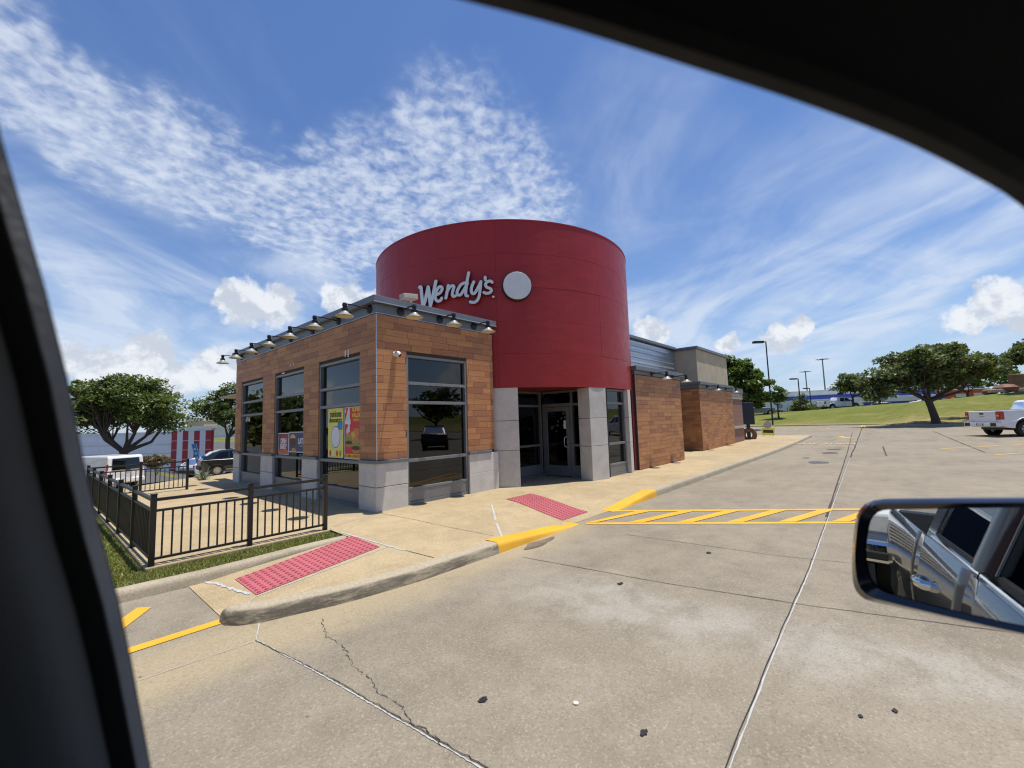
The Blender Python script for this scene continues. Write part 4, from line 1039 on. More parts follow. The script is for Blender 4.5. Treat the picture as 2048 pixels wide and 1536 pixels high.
# ------------------------------------------------------------------ gooseneck lamps
def gooseneck(loc, d, label, first=[None]):
    rz = math.atan2(d[1], d[0])
    if first[0] is None:
        t = thing('gooseneck_lamp', label, 'wall lamp', loc, rz, 'gooseneck lamps along the fascia')
        b = MB(); b.lathe((0, 0, 0), [(0, .0), (.085, .0), (.085, .02), (.06, .045), (.03, .055), (0, .055)], 18, (1, 0, 0)); b.build('mount', 'lamp_black', t, smooth=True)
        b = MB(); b.tube([(.04, 0, .0), (.18, 0, .018), (.36, 0, .03), (.50, 0, .02), (.53, 0, .0)], .014, 8); b.build('arm', 'lamp_black', t, smooth=True)
        b = MB(); b.lathe((.53, 0, 0), [(0, .04), (.035, .035), (.045, .01), (.045, -.03), (.036, -.035), (.036, -.07), (.062, -.075), (.062, -.12), (.05, -.14)], 18); b.build('neck', 'lamp_black', t, smooth=True)
        sh = MB(); sh.lathe((.53, 0, 0), [(.052, -.12), (.075, -.155), (.12, -.195), (.175, -.22), (.182, -.227), (.180, -.230)], 28); so = sh.build('shade', 'lamp_steel', t, smooth=True)
        sh = MB(); sh.lathe((.53, 0, 0), [(.178, -.229), (.17, -.223), (.115, -.200), (.07, -.162), (.0, -.15)], 28); sh.build('enamel_lining', 'lamp_enamel', so, smooth=True)
        b = MB(); b.lathe((.53, 0, 0), [(.0, -.225), (.022, -.218), (.03, -.20), (.022, -.17), (.015, -.15)], 12); b.build('bulb', 'lamp_enamel', t, smooth=True)
        first[0] = t; return t
    s = first[0]; c = s.copy(); COL.objects.link(c); c.location = loc; c.rotation_euler = (0, 0, rz); c['label'] = label
    for ch in list(s.children):
        k = ch.copy(); COL.objects.link(k); k.parent = c
        for g_ in list(ch.children):
            q = g_.copy(); COL.objects.link(q); q.parent = k
    return c
ordn = ['nearest', 'second', 'third', 'fourth', 'fifth', 'sixth', 'seventh']
for k in range(7):
    gooseneck((X0-.045, 7.74+k*1.315, 4.115), (-1, 0), ('black gooseneck lamp over the poster windows, %s from the corner' % ordn[k]) if k < 6 else 'black gooseneck lamp at the far left end of the fascia')
for k, x in enumerate((5.02, 6.05, 7.10)):
    gooseneck((x, Y0-.045, 4.12), (-.06, -1), ['left', 'middle', 'right'][k]+' one of three gooseneck lamps above the single tall window')
gooseneck((14.1, 6.105, 3.26), (0, -1), 'gooseneck lamp on the plank wall right beside the drum')
gooseneck((15.9, 6.105, 3.26), (0, -1), 'gooseneck lamp at the corner of the plank wall beside the drum')
gooseneck((22.3, 6.855, 3.23), (0, -1), 'gooseneck lamp under the tan stucco box, left one')
gooseneck((25.5, 6.855, 3.23), (0, -1), 'gooseneck lamp under the tan stucco box, right one')
# security cameras, floodlight
def dome_cam(p, d, label):
    t = thing('security_camera', label, 'security camera', p, math.atan2(d[1], d[0]))
    b = MB(); b.lathe((0, 0, 0), [(0, 0), (.055, 0), (.055, .03), (.045, .045)], 18, (1, 0, 0)); b.build('base', 'white_plastic', t, smooth=True)
    b = MB(); b.lathe((.085, 0, -.01), [(0.0001, -.062), (.03, -.055), (.055, -.03), (.062, 0), (.055, .03), (.04, .05), (0.0001, .052)], 18, (.8, 0, -.5)); b.build('shell', 'white_plastic', t, smooth=True)
    b = MB(); b.lathe((.085, 0, -.01), [(.035, .0525), (.034, .058), (.0001, .064)], 16, (.8, 0, -.5)); b.build('lens', 'camera_lens', t, smooth=True)
pc = atY(789, 708, Y0-.03); dome_cam(tuple(pc), (.35, -1), 'white dome security camera beside the tall window')
pc = atX(474.5, 813, X0-.03); dome_cam((X0-.03, min(16.1, pc[1]), pc[2]), (-1, .1), 'white dome security camera at the far left wall edge')
t = thing('floodlight', 'beige box floodlight standing on the roof in front of the script lettering', 'floodlight', (5.85, 8.4, 4.0))
MB().hexa([(-.20, -.11, .72), (.16, -.16, .74), (.20, .12, .76), (-.16, .15, .74)], [(-.20, -.10, .84), (.16, -.15, .87), (.20, .13, .89), (-.16, .16, .86)]).build('housing', 'stone', t, bevel=.012)
b = MB(); b.tube([(.06, 0, 0), (.06, 0, .74)], .022, 8); b.build('stem', 'white_plastic', t)

# ------------------------------------------------------------------ patio fence
fen = thing('metal_fence', 'black metal railing enclosing the patio on three sides', 'fence', (1.06, 6.95, KH), world=True)
PICK = MB().box(-.009, .009, -.009, .009, 0, .57).build('picket', 'black_iron'); pk_me = PICK.data; bpy.data.objects.remove(PICK)
fo = np.array([1.06, 6.95, KH])
def fence_run(a, b_, posts, npick):
    a = np.array(a, float); b_ = np.array(b_, float); d = b_-a; L = np.linalg.norm(d); d /= L
    for (z, w_, h_) in ((.80, .045, .038), (.665, .032, .03), (.085, .032, .03)):
        MB().bar((*a, KH+z), (*b_, KH+z), w_, h_).build('rail', 'black_iron', fen, bevel=.004)
    for s_ in posts:
        p = a+d*s_; q = MB().box(p[0]-.03, p[0]+.03, p[1]-.03, p[1]+.03, KH-.01, KH+.86).build('post', 'black_iron', fen, bevel=.004)
        MB().box(p[0]-.036, p[0]+.036, p[1]-.036, p[1]+.036, KH+.861, KH+.875).build('post_cap', 'black_iron', q, bevel=.004)
    for i in range(len(posts)-1):
        n = npick
        for k in range(1, n+1):
            p = a+d*(posts[i]+(posts[i+1]-posts[i])*k/(n+1)); o = bpy.data.objects.new('picket', pk_me); COL.objects.link(o); o.parent = fen; o.location = (p[0]-fo[0], p[1]-fo[1], .095)
fence_run((1.06, 6.95), (3.21, 6.95), [0, 1.075, 2.15], 10)
fence_run((1.06, 6.95), (1.02, 15.25), [1.38, 2.76, 4.15, 5.53, 6.92, 8.30], 12)
for k in range(1, 13):
    o = bpy.data.objects.new('picket', pk_me); COL.objects.link(o); o.parent = fen; o.location = (0, 1.38*k/13, .095)
fence_run((1.02, 15.25), (3.05, 15.25), [1.01, 2.03], 9)
for k in range(1, 10):
    o = bpy.data.objects.new('picket', pk_me); COL.objects.link(o); o.parent = fen; o.location = (1.02-1.06+1.01*k/10, 8.30, .095)

# ------------------------------------------------------------------ vehicles
def wheel(t, x, y, r, side, wd=.24, m_='wheel_alloy', spokes=8):
    b = MB(); b.lathe((x, y, r), [(r*.60, -wd/2), (r*.93, -wd/2), (r, -wd*.32), (r, wd*.32), (r*.93, wd/2), (r*.60, wd/2)], 28, (0, side, 0)); ty = b.build('wheel', 'tyre_rubber', t, smooth=True)
    b = MB(); b.lathe((x, y, r), [(r*.62, wd*.46), (r*.56, wd*.40), (r*.50, wd*.2), (0.001, wd*.2)], 24, (0, side, 0))
    for k in range(spokes):
        a = 2*math.pi*k/spokes; b.bar((x, y+side*wd*.36, r), (x+r*.58*math.cos(a), y+side*wd*.40, r+r*.58*math.sin(a)), .05, .04, (0, 1, 0))
    b.lathe((x, y, r), [(.06, wd*.3), (.055, wd*.46), (.001, wd*.47)], 12, (0, side, 0)); b.build('rim', m_, ty)
def arch(cx, r, z0, n=9, rev=False):
    a = np.linspace(0, math.pi, n); pts = [(cx+r*math.cos(q), z0+r*math.sin(q)) for q in a]
    return pts if not rev else pts[::-1]
def shell(name, prof, W, belt, tumble, m_, t, bevel=.04, y0=0.0):
    b = MB(); n = len(prof)
    yw = lambda z: W/2-max(0, z-belt)*tumble-max(0, .55-z)*.10
    vs = [(x, y0+yw(z), z) for x, z in prof]+[(x, y0-yw(z), z) for x, z in prof]
    b._add(vs, [tuple(range(n)), tuple(reversed(range(n, 2*n)))]+[(i, n+i, n+(i+1) % n, (i+1) % n) for i in range(n)])
    o = b.build(name, m_, t, bevel=bevel, smooth=False, seg=3); o.modifiers['bevel'].harden_normals = False
    return o, yw
def sidewin(name, pts, yw, t, m_='car_glass', off=.006, th=.012, sides=(1, -1)):
    for s in sides:
        q0 = [(x, s*(yw(z)+off), z) for x, z in pts]; q1 = [(x, s*(yw(z)+off-th), z) for x, z in pts]
        MB().hexa(q0, q1).build(name, m_, t)

def pickup(label, loc, rz, col='car_white', grp=None, detail=True, front=False, name='pickup_truck'):
    """x forward, origin under the tailgate centre."""
    t = thing(name, label, 'pickup truck', loc, rz, grp)
    W = 2.0; rw = .41; xr, xf = 1.15, 4.85
    prof = [(0.02, .62), (.02, 1.40), (2.02, 1.42), (2.06, 1.22), (4.05, 1.22), (4.15, 1.24), (5.55, 1.16), (5.80, 1.05), (5.86, .62), (5.6, .48), (xf+.54, .46)]
    prof += arch(xf, .52, .46)[0:]+[(xr+.54, .46)]+arch(xr, .52, .46)+[(.3, .50)]
    body, yw = shell('body', prof, W, 1.1, .12, col, t, .035)
    cabp = [(2.06, 1.222), (2.30, 1.86), (2.45, 1.93), (3.55, 1.93), (3.75, 1.88), (4.45, 1.222)]
    cab, yc = shell('cab', cabp, W-.04, 1.2, .25, col, t, .05)
    MB().box(.25, 1.98, -.78, .78, 1.395, 1.425).build('bed_floor', 'black_trim', t)
    sidewin('side_window', [(2.42, 1.28), (2.55, 1.78), (3.15, 1.80), (3.15, 1.27)], yc, t); sidewin('side_window', [(3.25, 1.27), (3.25, 1.80), (3.62, 1.79), (4.10, 1.27)], yc, t)
    MB().hexa([(2.09, -.74, 1.36), (2.09, .74, 1.36), (2.25, .68, 1.80), (2.25, -.68, 1.80)], [(2.07, -.74, 1.37), (2.07, .74, 1.37), (2.232, .68, 1.81), (2.232, -.68, 1.81)]).build('rear_window', 'car_glass', t)
    MB().hexa([(4.40, -.80, 1.27), (4.40, .80, 1.27), (3.84, .70, 1.83), (3.84, -.70, 1.83)], [(4.43, -.80, 1.28), (4.43, .80, 1.28), (3.87, .70, 1.84), (3.87, -.70, 1.84)]).build('windscreen', 'car_glass', t)
    tg = MB().box(-.025, .03, -.78, .78, .80, 1.375).build('tailgate', col, t, bevel=.02)
    MB().box(-.035, -.02, -.12, .12, 1.20, 1.29).build('handle', 'black_trim', tg, bevel=.006)
    b = MB(); b.box(-.032, -.024, -.16, .04, 1.095, 1.11); b.box(-.032, -.024, -.02, .17, 1.12, 1.135); b.box(-.032, -.024, -.14, .12, 1.07, 1.083); b.build('badge', 'pole_grey', tg)
    MB().box(-.030, -.024, .42, .68, .855, .875).build('badge', 'pole_grey', tg)
    for s in (1, -1):
        MB().box(-.03, .20, s*.99-.21 if s > 0 else s*.99-.012, s*.99+.012 if s > 0 else s*.99+.21, .92, 1.36).build('tail_light', 'tail_red', t, bevel=.025)
        MB().box(-.036, -.028, s*.90-.06, s*.90+.06, 1.10, 1.15).build('reverse_light', 'lamp_clear', t)
    bp = MB().box(-.16, .06, -.98, .98, .56, .78).build('rear_bumper', col, t, bevel=.04)
    MB().box(-.168, -.15, -.20, .20, .60, .74).build('number_plate_recess', 'black_trim', bp); MB().box(-.172, -.165, -.15, .15, .61, .73).build('number_plate', 'plate', bp)
    for s in (1, -1): MB().box(-.17, -.14, s*.75-.16, s*.75+.16, .58, .76).build('bumper_step', 'black_trim', bp, bevel=.01)
    MB().box(.4, 5.4, -.62, .62, .38, .60).build('chassis', 'black_trim', t)
    for x in (xr, xf):
        for s in (1, -1): wheel(t, x, s*.85, rw, s, .28)
        b = MB(); b.tube([(x, -.7, rw), (x, .7, rw)], .07, 8); b.build('axle', 'black_trim', t)
    # front
    gr = MB().box(5.80, 5.87, -.56, .56, .80, 1.10).build('grille', 'chrome', t, bevel=.02)
    for k in range(6): MB().box(5.872, 5.885, -.52, .52, .815+k*.046, .835+k*.046).build('grille_bar', 'black_trim', gr)
    for s in (1, -1):
        MB().box(5.70, 5.86, s*.78-.20, s*.78+.20, .86, 1.10).build('headlight', 'lamp_clear', t, bevel=.03)
        MB().box(5.90, 6.03, s*.62-.17, s*.62+.17, .58, .68).build('fog_light', 'black_trim', t, bevel=.02)
        MB().hexa([(4.15, s*1.00, 1.22), (4.15, s*1.22, 1.24), (4.05, s*1.22, 1.24), (4.05, s*1.0, 1.22)], [(4.15, s*1.02, 1.44), (4.15, s*1.24, 1.44), (4.05, s*1.24, 1.44), (4.05, s*1.02, 1.44)]).build('wing_mirror', 'black_trim', t, bevel=.02)
        sidewin('door_handle', [(3.0, 1.06), (3.0, 1.10), (3.16, 1.10), (3.16, 1.06)], yw, t, 'black_trim', .03, .03, (s,))
        sidewin('door_gap', [(3.20, .55), (3.20, 1.22), (3.212, 1.22), (3.212, .55)], yw, t, 'black_trim', .002, .004, (s,))
        for xx in (xr, xf):
            a = np.linspace(.05, math.pi-.05, 12); b = MB(); b.tube([(xx+.54*math.cos(q), s*(.985), .47+.54*math.sin(q)) for q in a], .025, 6); b.build('wheel_arch_trim', col if not front else 'black_trim', t, smooth=True)
    MB().box(5.80, 6.02, -.99, .99, .54, .80).build('front_bumper', 'chrome', t, bevel=.05)
    return t

def suv(label, loc, rz, col='car_dark', hatch=True, H=1.62, L=4.6, cat='car', name='parked_car', wheelm='wheel_alloy'):
    t = thing(name, label, cat, loc, rz)
    k = H/1.62; W = 1.86; xr, xf = .85, L-.92; rw = .35
    prof = [(.03, .52), (0, .80), (.06, 1.04*k), (L-1.35, 1.02*k), (L-.35, .92*k), (L-.04, .74), (L, .48), (L-.12, .30), (xf+.42, .26)]+arch(xf, .42, .26)+[(xr+.42, .26)]+arch(xr, .42, .26)+[(.12, .34)]
    body, yw = shell('body', prof, W, .85, .10, col, t, .05)
    cabp = [(.06, 1.041*k), (.62 if hatch else .8, 1.46*k), (1.1 if hatch else 1.3, 1.60*k), (2.5, H), (2.95, 1.55*k), (L-1.28, 1.021*k)]
    cab, yc = shell('cab', cabp, W-.06, .98, .28, col, t, .06)
    sidewin('side_window', [(.62, 1.10*k), (.98, 1.44*k), (1.42, 1.50*k), (1.42, 1.10*k)], yc, t); sidewin('side_window', [(1.5, 1.10*k), (1.5, 1.50*k), (2.28, 1.52*k), (2.28, 1.08*k)], yc, t); sidewin('side_window', [(2.36, 1.08*k), (2.36, 1.52*k), (2.72, 1.48*k), (3.12, 1.08*k)], yc, t)
    MB().hexa([(.16, -.70, 1.10*k), (.16, .70, 1.10*k), (.66, .58, 1.46*k), (.66, -.58, 1.46*k)], [(.135, -.70, 1.12*k), (.135, .70, 1.12*k), (.635, .58, 1.48*k), (.635, -.58, 1.48*k)]).build('rear_window', 'car_glass', t)
    MB().hexa([(L-1.36, -.72, 1.06*k), (L-1.36, .72, 1.06*k), (2.98, .60, 1.51*k), (2.98, -.60, 1.51*k)], [(L-1.33, -.72, 1.08*k), (L-1.33, .72, 1.08*k), (3.01, .60, 1.53*k), (3.01, -.60, 1.53*k)]).build('windscreen', 'car_glass', t)
    for s in (1, -1):
        MB().box(-.01, .22, s*.90-.17 if s > 0 else -.90, .90 if s > 0 else s*.90+.17, .78, .98).build('tail_light', 'tail_red', t, bevel=.03)
        MB().box(L-.32, L-.05, s*.85-.14, s*.85+.06, .66, .82).build('headlight', 'lamp_clear', t, bevel=.03)
        for xx in (xr, xf): wheel(t, xx, s*.80, rw, s, .22, wheelm, 10)
        sidewin('door_trim', [(1.3, .36), (1.3, .40), (3.2, .40), (3.2, .36)], yw, t, 'trim_metal', .012, .014, (s,))
        sidewin('door_gap', [(1.46, .40), (1.46, 1.06), (1.472, 1.06), (1.472, .40)], yw, t, 'black_trim', .002, .004, (s,)); sidewin('door_gap', [(2.33, .40), (2.33, 1.06), (2.342, 1.06), (2.342, .40)], yw, t, 'black_trim', .002, .004, (s,))
    MB().box(-.06, .1, -.86, .86, .40, .62).build('rear_bumper', 'black_trim', t, bevel=.04)
    return t

def van(label, loc, rz):
    t = thing('parked_van', label, 'van', loc, rz); W = 1.84; L = 4.7; xr, xf = .85, 3.75; rw = .33
    prof = [(.02, .42), (0, .9), (.10, 1.74), (.18, 1.84), (2.6, 1.84), (3.0, 1.76), (3.75, 1.15), (4.5, .98), (4.68, .7), (4.66, .36), (xf+.40, .26)]+arch(xf, .40, .26)+[(xr+.40, .26)]+arch(xr, .40, .26)+[(.1, .3)]
    body, yw = shell('body', prof, W, 1.05, .11, 'car_white', t, .07)
    MB().hexa([(-.0, -.70, 1.04), (-.0, .70, 1.04), (.075, .66, 1.70), (.075, -.66, 1.70)], [(-.025, -.68, 1.05), (-.025, .68, 1.05), (.050, .64, 1.69), (.050, -.64, 1.69)]).build('rear_window', 'car_glass', t, bevel=.02)
    b = MB(); b.box(-.03, -.005, -.18, .05, .98, 1.03); b.build('handle', 'black_trim', t, bevel=.01)
    for s in (1, -1):
        MB().hexa([(.03, s*.93, .80), (.12, s*.935, .80), (.12, s*.88, 1.40), (.06, s*.865, 1.40)], [(.0, s*.86, .80), (.1, s*.88, .80), (.08, s*.82, 1.40), (.03, s*.82, 1.40)]).build('tail_light', 'tail_red', t, bevel=.02)
        for xx in (xr, xf): wheel(t, xx, s*.80, rw, s, .21)
        sidewin('side_window', [(2.75, 1.12), (2.75, 1.62), (2.95, 1.62), (3.55, 1.12)], yw, t, sides=(s,))
        sidewin('door_gap', [(2.62, .5), (2.62, 1.7), (2.635, 1.7), (2.635, .5)], yw, t, 'black_trim', .002, .004, (s,)); sidewin('door_rail', [(.8, 1.02), (.8, 1.04), (2.5, 1.04), (2.5, 1.02)], yw, t, 'black_trim', .003, .006, (s,))
    MB().box(-.09, .1, -.90, .90, .34, .58).build('rear_bumper', 'car_white', t, bevel=.05); MB().box(-.10, -.07, -.26, .26, .62, .76).build('number_plate', 'plate', t)
    MB().hexa([(3.08, -.7, 1.70), (3.08, .7, 1.70), (3.72, .78, 1.18), (3.72, -.78, 1.18)], [(3.1, -.7, 1.72), (3.1, .7, 1.72), (3.74, .78, 1.2), (3.74, -.78, 1.2)]).build('windscreen', 'car_glass', t)
    return t
def stand(x, y): return (x, y, float(TER(x, y)))

# own vehicle heading
FA = YAW-rad(88)
# white pickup on the right
gp = G(2006, 875); ph = YAW-rad(98); pickup('white pickup with red tail lights parked at the right edge of the lot', (gp[0]-math.sin(ph)*1.0, gp[1]+math.cos(ph)*1.0, float(LOT(gp[0], gp[1]))), ph)
suv('black car parked across the lot, seen reflected in the single tall window', (18.6, -8.6, float(LOT(18.6, -8.6))), rad(-50), 'car_dark', True, 1.75)
# far pickup and cars on the bank's crest
pickup('white crew cab pickup driving along the crest of the green bank', stand(83.0, 8.6), rad(-48), detail=False)
suv('silver grey car just showing over the crest left of the crest pickup', stand(93, 15.0), rad(120), 'car_silver', True, 1.5)
suv('dark grey car parked behind the leafy tree by the building end', stand(68, 16.6), rad(-60), 'car_grey', True, 1.7)
suv('dark car passing under the big oak on the crest', stand(98, -.2), rad(100), 'car_grey', True, 1.5)
suv('white van roof showing beside the orange rental trucks', stand(98, -6.4), rad(100), 'car_white', True, 1.7)
# left side
vp = atD(250, 967, 25.0); van('white cargo van parked behind the patio fence', (vp[0]-.1, vp[1]-1.2, float(LOT(vp[0]-.1, vp[1]-1.2))+.0), rad(112))
sp_ = atD(416, 944, 27.0); suv('black car with sloping tail parked beyond the patio', (sp_[0]-.55, sp_[1]-.2, float(LOT(sp_[0], sp_[1]))), rad(-6), 'car_dark', True, 1.6)
suv('white car half hidden behind the black car', (*atD(372, 945, 31)[:2], float(LOT(*atD(372, 945, 31)[:2]))), rad(20), 'car_white', True, 1.5)

# ------------------------------------------------------------------ trees
def tree(name, label, base, lobes, trunk_r, fork_z, leaf, n_clump, per, size, group=None, clump_r=.55, limbs=5, lean=(0, 0), up=.35, seed=1):
    rg = np.random.default_rng(seed); base = np.array(base, float)
    t = thing(name, label, 'tree' if 'shrub' not in name and 'bush' not in name else 'shrub', tuple(base), 0, group)
    # clump centres in lobes (cx,cy,cz,rx,ry,rz) relative to base
    vol = np.array([l[3]*l[4]*l[5] for l in lobes]); vol = vol/vol.sum(); cs = []
    for l, f_ in zip(lobes, vol):
        k = max(4, int(n_clump*f_))
        d = rg.normal(size=(k, 3)); d /= np.linalg.norm(d, axis=1)[:, None]; r = rg.random(k)**.45
        cs.append(np.array(l[:3])+d*r[:, None]*np.array(l[3:]))
    cs = np.concatenate(cs)
    kk = 2.6/max(.8, max(l[3] for l in lobes)); nz = np.sin(cs[:, 0]*kk*1.3+seed)*np.sin(cs[:, 1]*kk*1.5+seed*2.1)+np.sin(cs[:, 2]*kk*2.2+seed*.7+cs[:, 0]*kk)
    cs = cs[nz > -1.05]
    # limbs
    b = MB(); fork = np.array([lean[0], lean[1], fork_z])
    b.tube([(0, 0, -.2), (lean[0]*.1, lean[1]*.1, fork_z*.25), (lean[0]*.6, lean[1]*.6, fork_z*.7), fork], [trunk_r*1.35, trunk_r*1.02, trunk_r*.9, trunk_r*.88], 10)
    b.build('trunk', 'bark', t, smooth=True)
    order = rg.permutation(len(cs)); b = MB()
    mains = []
    for k in range(limbs):
        c = cs[order[k]]; mid = fork*.45+c*.55+np.array([0, 0, -.25*abs(c[2]-fork_z)])+rg.normal(0, .12, 3)
        b.tube([fork*.98, fork*.75+mid*.25, mid, mid*.4+c*.6+rg.normal(0, .1, 3), c], [trunk_r*.62, trunk_r*.5, trunk_r*.34, trunk_r*.2, trunk_r*.06], 7); mains.append((mid, c))
    for k in range(limbs, min(len(cs), limbs+max(12, n_clump//4))):
        c = cs[order[k]]; m0 = min(mains, key=lambda q: np.linalg.norm(q[0]-c)); m_ = (m0[0]+c)/2+rg.normal(0, .15, 3)
        b.tube([m0[0], m_, c], [trunk_r*.16, trunk_r*.10, trunk_r*.03], 5)
    b.build('limb', 'bark', t, smooth=True)
    # leaves
    K = len(cs); n = K*per
    cr = clump_r*(.35+1.15*rg.random(K)); d = rg.normal(size=(K, per, 3)); d /= np.linalg.norm(d, axis=2)[..., None]
    r = rg.random((K, per, 1))**.5; sq = np.array([1.15, 1.15, .62])
    P = (cs[:, None, :]+d*r*cr[:, None, None]*sq).reshape(n, 3)
    nrm = rg.normal(size=(n, 3)); nrm[:, 2] = np.abs(nrm[:, 2])+up; nrm /= np.linalg.norm(nrm, axis=1)[:, None]
    a = np.cross(nrm, rg.normal(size=(n, 3))); a /= np.linalg.norm(a, axis=1)[:, None]; c = np.cross(nrm, a)
    s = (size*(.6+.8*rg.random(n)))[:, None]; fold = nrm*s*.18
    V = np.stack([P-a*s, P+c*s*.48-fold, P+a*s, P-c*s*.48-fold], 1).reshape(-1, 3)
    me = bpy.data.meshes.new('crown'); me.vertices.add(4*n); me.vertices.foreach_set('co', V.ravel())
    me.loops.add(4*n); me.loops.foreach_set('vertex_index', np.arange(4*n)); me.polygons.add(n)
    me.polygons.foreach_set('loop_start', np.arange(0, 4*n, 4)); me.polygons.foreach_set('loop_total', np.full(n, 4)); me.update(calc_edges=True); me.validate()
    me.materials.append(MATS[leaf]); o = bpy.data.objects.new('crown', me); COL.objects.link(o); o.parent = t
    return t
# left live oak (about 29 m away)
def basis(px, py, D):
    p = atD(px, py, D); return p
CR_ = np.array([RT[0], RT[1], 0]); CR_ /= np.linalg.norm(CR_)   # camera right on the ground, used only to place crowns
def lobe(dx, dz, rx, rz, dd=0, ry=None):
    f_ = np.array([FW[0], FW[1], 0]); f_ /= np.linalg.norm(f_); q = CR_*dx+f_*dd
    return (q[0], q[1], dz, rx, ry or rx*.8, rz)
p = atD(247, 915, 29.0); bz = float(LOT(p[0], p[1]))
tree('live_oak', 'spreading live oak with dark forked trunk behind the white van', (p[0], p[1], bz), [lobe(-.3, 6.4, 2.9, 1.25), lobe(2.0, 5.4, 2.0, 1.0), lobe(-2.3, 5.4, 1.7, 1.2), lobe(.5, 7.0, 1.8, .75), lobe(3.2, 4.7, 1.1, .8), lobe(-1.9, 4.6, 1.5, .6), lobe(-.6, 5.1, 2.2, .7), lobe(1.4, 4.6, 1.8, .6)], .27, 2.5, 'oak_leaf', 300, 120, .105, limbs=7, seed=3, clump_r=.55)
p = atD(455, 900, 44.0); bz = float(LOT(p[0], p[1]))
tree('live_oak', 'leafy green tree half hidden behind the left end of the restaurant', (p[0], p[1], bz), [lobe(.6, 7.2, 2.9, 1.5), lobe(-1.8, 6.0, 2.0, 1.2), lobe(1.5, 5.6, 2.4, 1.3)], .24, 3.2, 'oak_leaf', 120, 110, .14, seed=5, clump_r=.7)
# large leafed tree past the end of the building
tree('broadleaf_tree', 'broad leafed tree rising behind the brick end of the restaurant', stand(43.5, 10.6), [lobe(-.1, 5.0, 2.2, 1.6), lobe(1.5, 4.0, 1.7, 1.1), lobe(-.9, 6.1, 1.2, 1.0), lobe(1.8, 2.7, 1.3, .8), lobe(-.3, 3.2, 1.8, 1.0), lobe(2.0, 5.2, .8, .6)], .17, 2.0, 'bright_leaf', 75, 130, .22, seed=8, clump_r=.62)
tree('young_tree', 'slim young tree with thin trunk at the foot of the light pole', stand(62.0, 10.8), [lobe(0, 3.0, 1.3, 1.0), lobe(.3, 2.4, .9, .6)], .10, 1.6, 'bright_leaf', 30, 70, .18, seed=9, clump_r=.5)
# big live oak on the right
op = G(1862, 846); tree('live_oak', 'big dark live oak on the grass bank at the right', (49.7, -2.5, float(TER(49.7, -2.5))), [lobe(-.2, 5.2, 3.9, 1.35), lobe(-3.3, 3.8, 2.5, 1.15), lobe(3.4, 4.6, 2.4, .95), lobe(1.0, 5.8, 2.6, .85), lobe(-4.8, 2.9, 1.4, .7), lobe(5.0, 4.5, 1.4, .7), lobe(0, 3.9, 2.8, .7)], .27, 1.9, 'dark_leaf', 260, 130, .16, limbs=9, seed=12, clump_r=.62, lean=(-.05, .3))
# trees along the crest and beyond
for k, (x, y, s, lf, lab) in enumerate([(84, 4.6, .95, 'dark_leaf', 'dark tree on the crest just left of the big oak'), (90, 1.6, .85, 'dark_leaf', 'small dark tree on the crest behind the big oak crown'), (96, -5.6, 1.0, 'bright_leaf', 'bright green tree in front of the orange rental trucks'), (104, -9.4, 1.1, 'bright_leaf', 'bright green tree right of the orange rental trucks'), (112, -14.2, 1.15, 'bright_leaf', 'pale green tree on the crest near the right edge'), (66, -11.2, .95, 'dark_leaf', 'dark tree cut off by the right edge of the view')]):
    tree('crest_tree', lab, stand(x, y), [lobe(0, 4.3*s, 2.6*s, 1.4*s), lobe(-1.6*s, 3.4*s, 1.7*s, 1.0*s), lobe(1.6*s, 3.5*s, 1.7*s, 1.0*s)], .17*s, 1.8*s, lf, 90, 60, .20, 'trees along the crest of the bank', seed=20+k, clump_r=.6)
tree('evergreen_bush', 'dense conical evergreen bush in front of the blue banded store', stand(94, 12.4), [lobe(0, 1.4, 2.2, 1.2), lobe(0, 2.6, 1.4, 1.1), lobe(0, 3.7, .6, .7)], .12, .8, 'oak_leaf', 80, 70, .18, seed=31, clump_r=.6)
tree('red_shrub', 'reddish round shrub behind the crest pickup', stand(97, 8.2), [lobe(0, 1.6, 2.6, 1.2), lobe(1.5, 1.2, 2, .9)], .08, .6, 'crepe_leaf', 60, 60, .16, seed=32, clump_r=.5)
p = atD(312, 932, 26.0); tree('flowering_shrub', 'round pinkish flowering shrub beside the van', (p[0], p[1], float(LOT(p[0], p[1]))), [lobe(0, 1.45, .78, .30), lobe(-.25, 1.2, .6, .25), lobe(.3, 1.25, .55, .25)], .03, .45, 'crepe_leaf', 80, 60, .06, seed=33, clump_r=.2, limbs=7)
# reflected surroundings behind the viewer: trees across the lot
for k, (x, y, s) in enumerate([(-14, -6.5, 1.5), (-19, 2.5, 1.6), (-9, -17, 1.3), (8, -26, 1.3), (22, -30, 1.4), (-1.8, 31, 1.0), (31, -24, 1.05)]):
    tree('lot_tree', ['round oak across the lot, seen only as a reflection, beside the entry drive', 'tall oak across the lot left of the entry drive', 'oak across the lot behind the viewpoint', 'oak at the far side of the lot behind the viewpoint', 'oak farthest along the lot behind the viewpoint', 'oak beyond the van, left of the big forked oak and hidden by the door pillar', 'oak opposite the single tall window, seen only as a reflection'][k], (x, y, float(LOT(x, y))), [lobe(0, 4.0*s, 2.9*s, 1.5*s), lobe(-1.6*s, 3.2*s, 1.7*s, 1.0*s), lobe(1.6*s, 3.2*s, 1.8*s, 1.1*s)], .2*s, 1.8*s, 'dark_leaf', 90, 50, .24, 'oaks across the lot', seed=50+k, clump_r=.8)
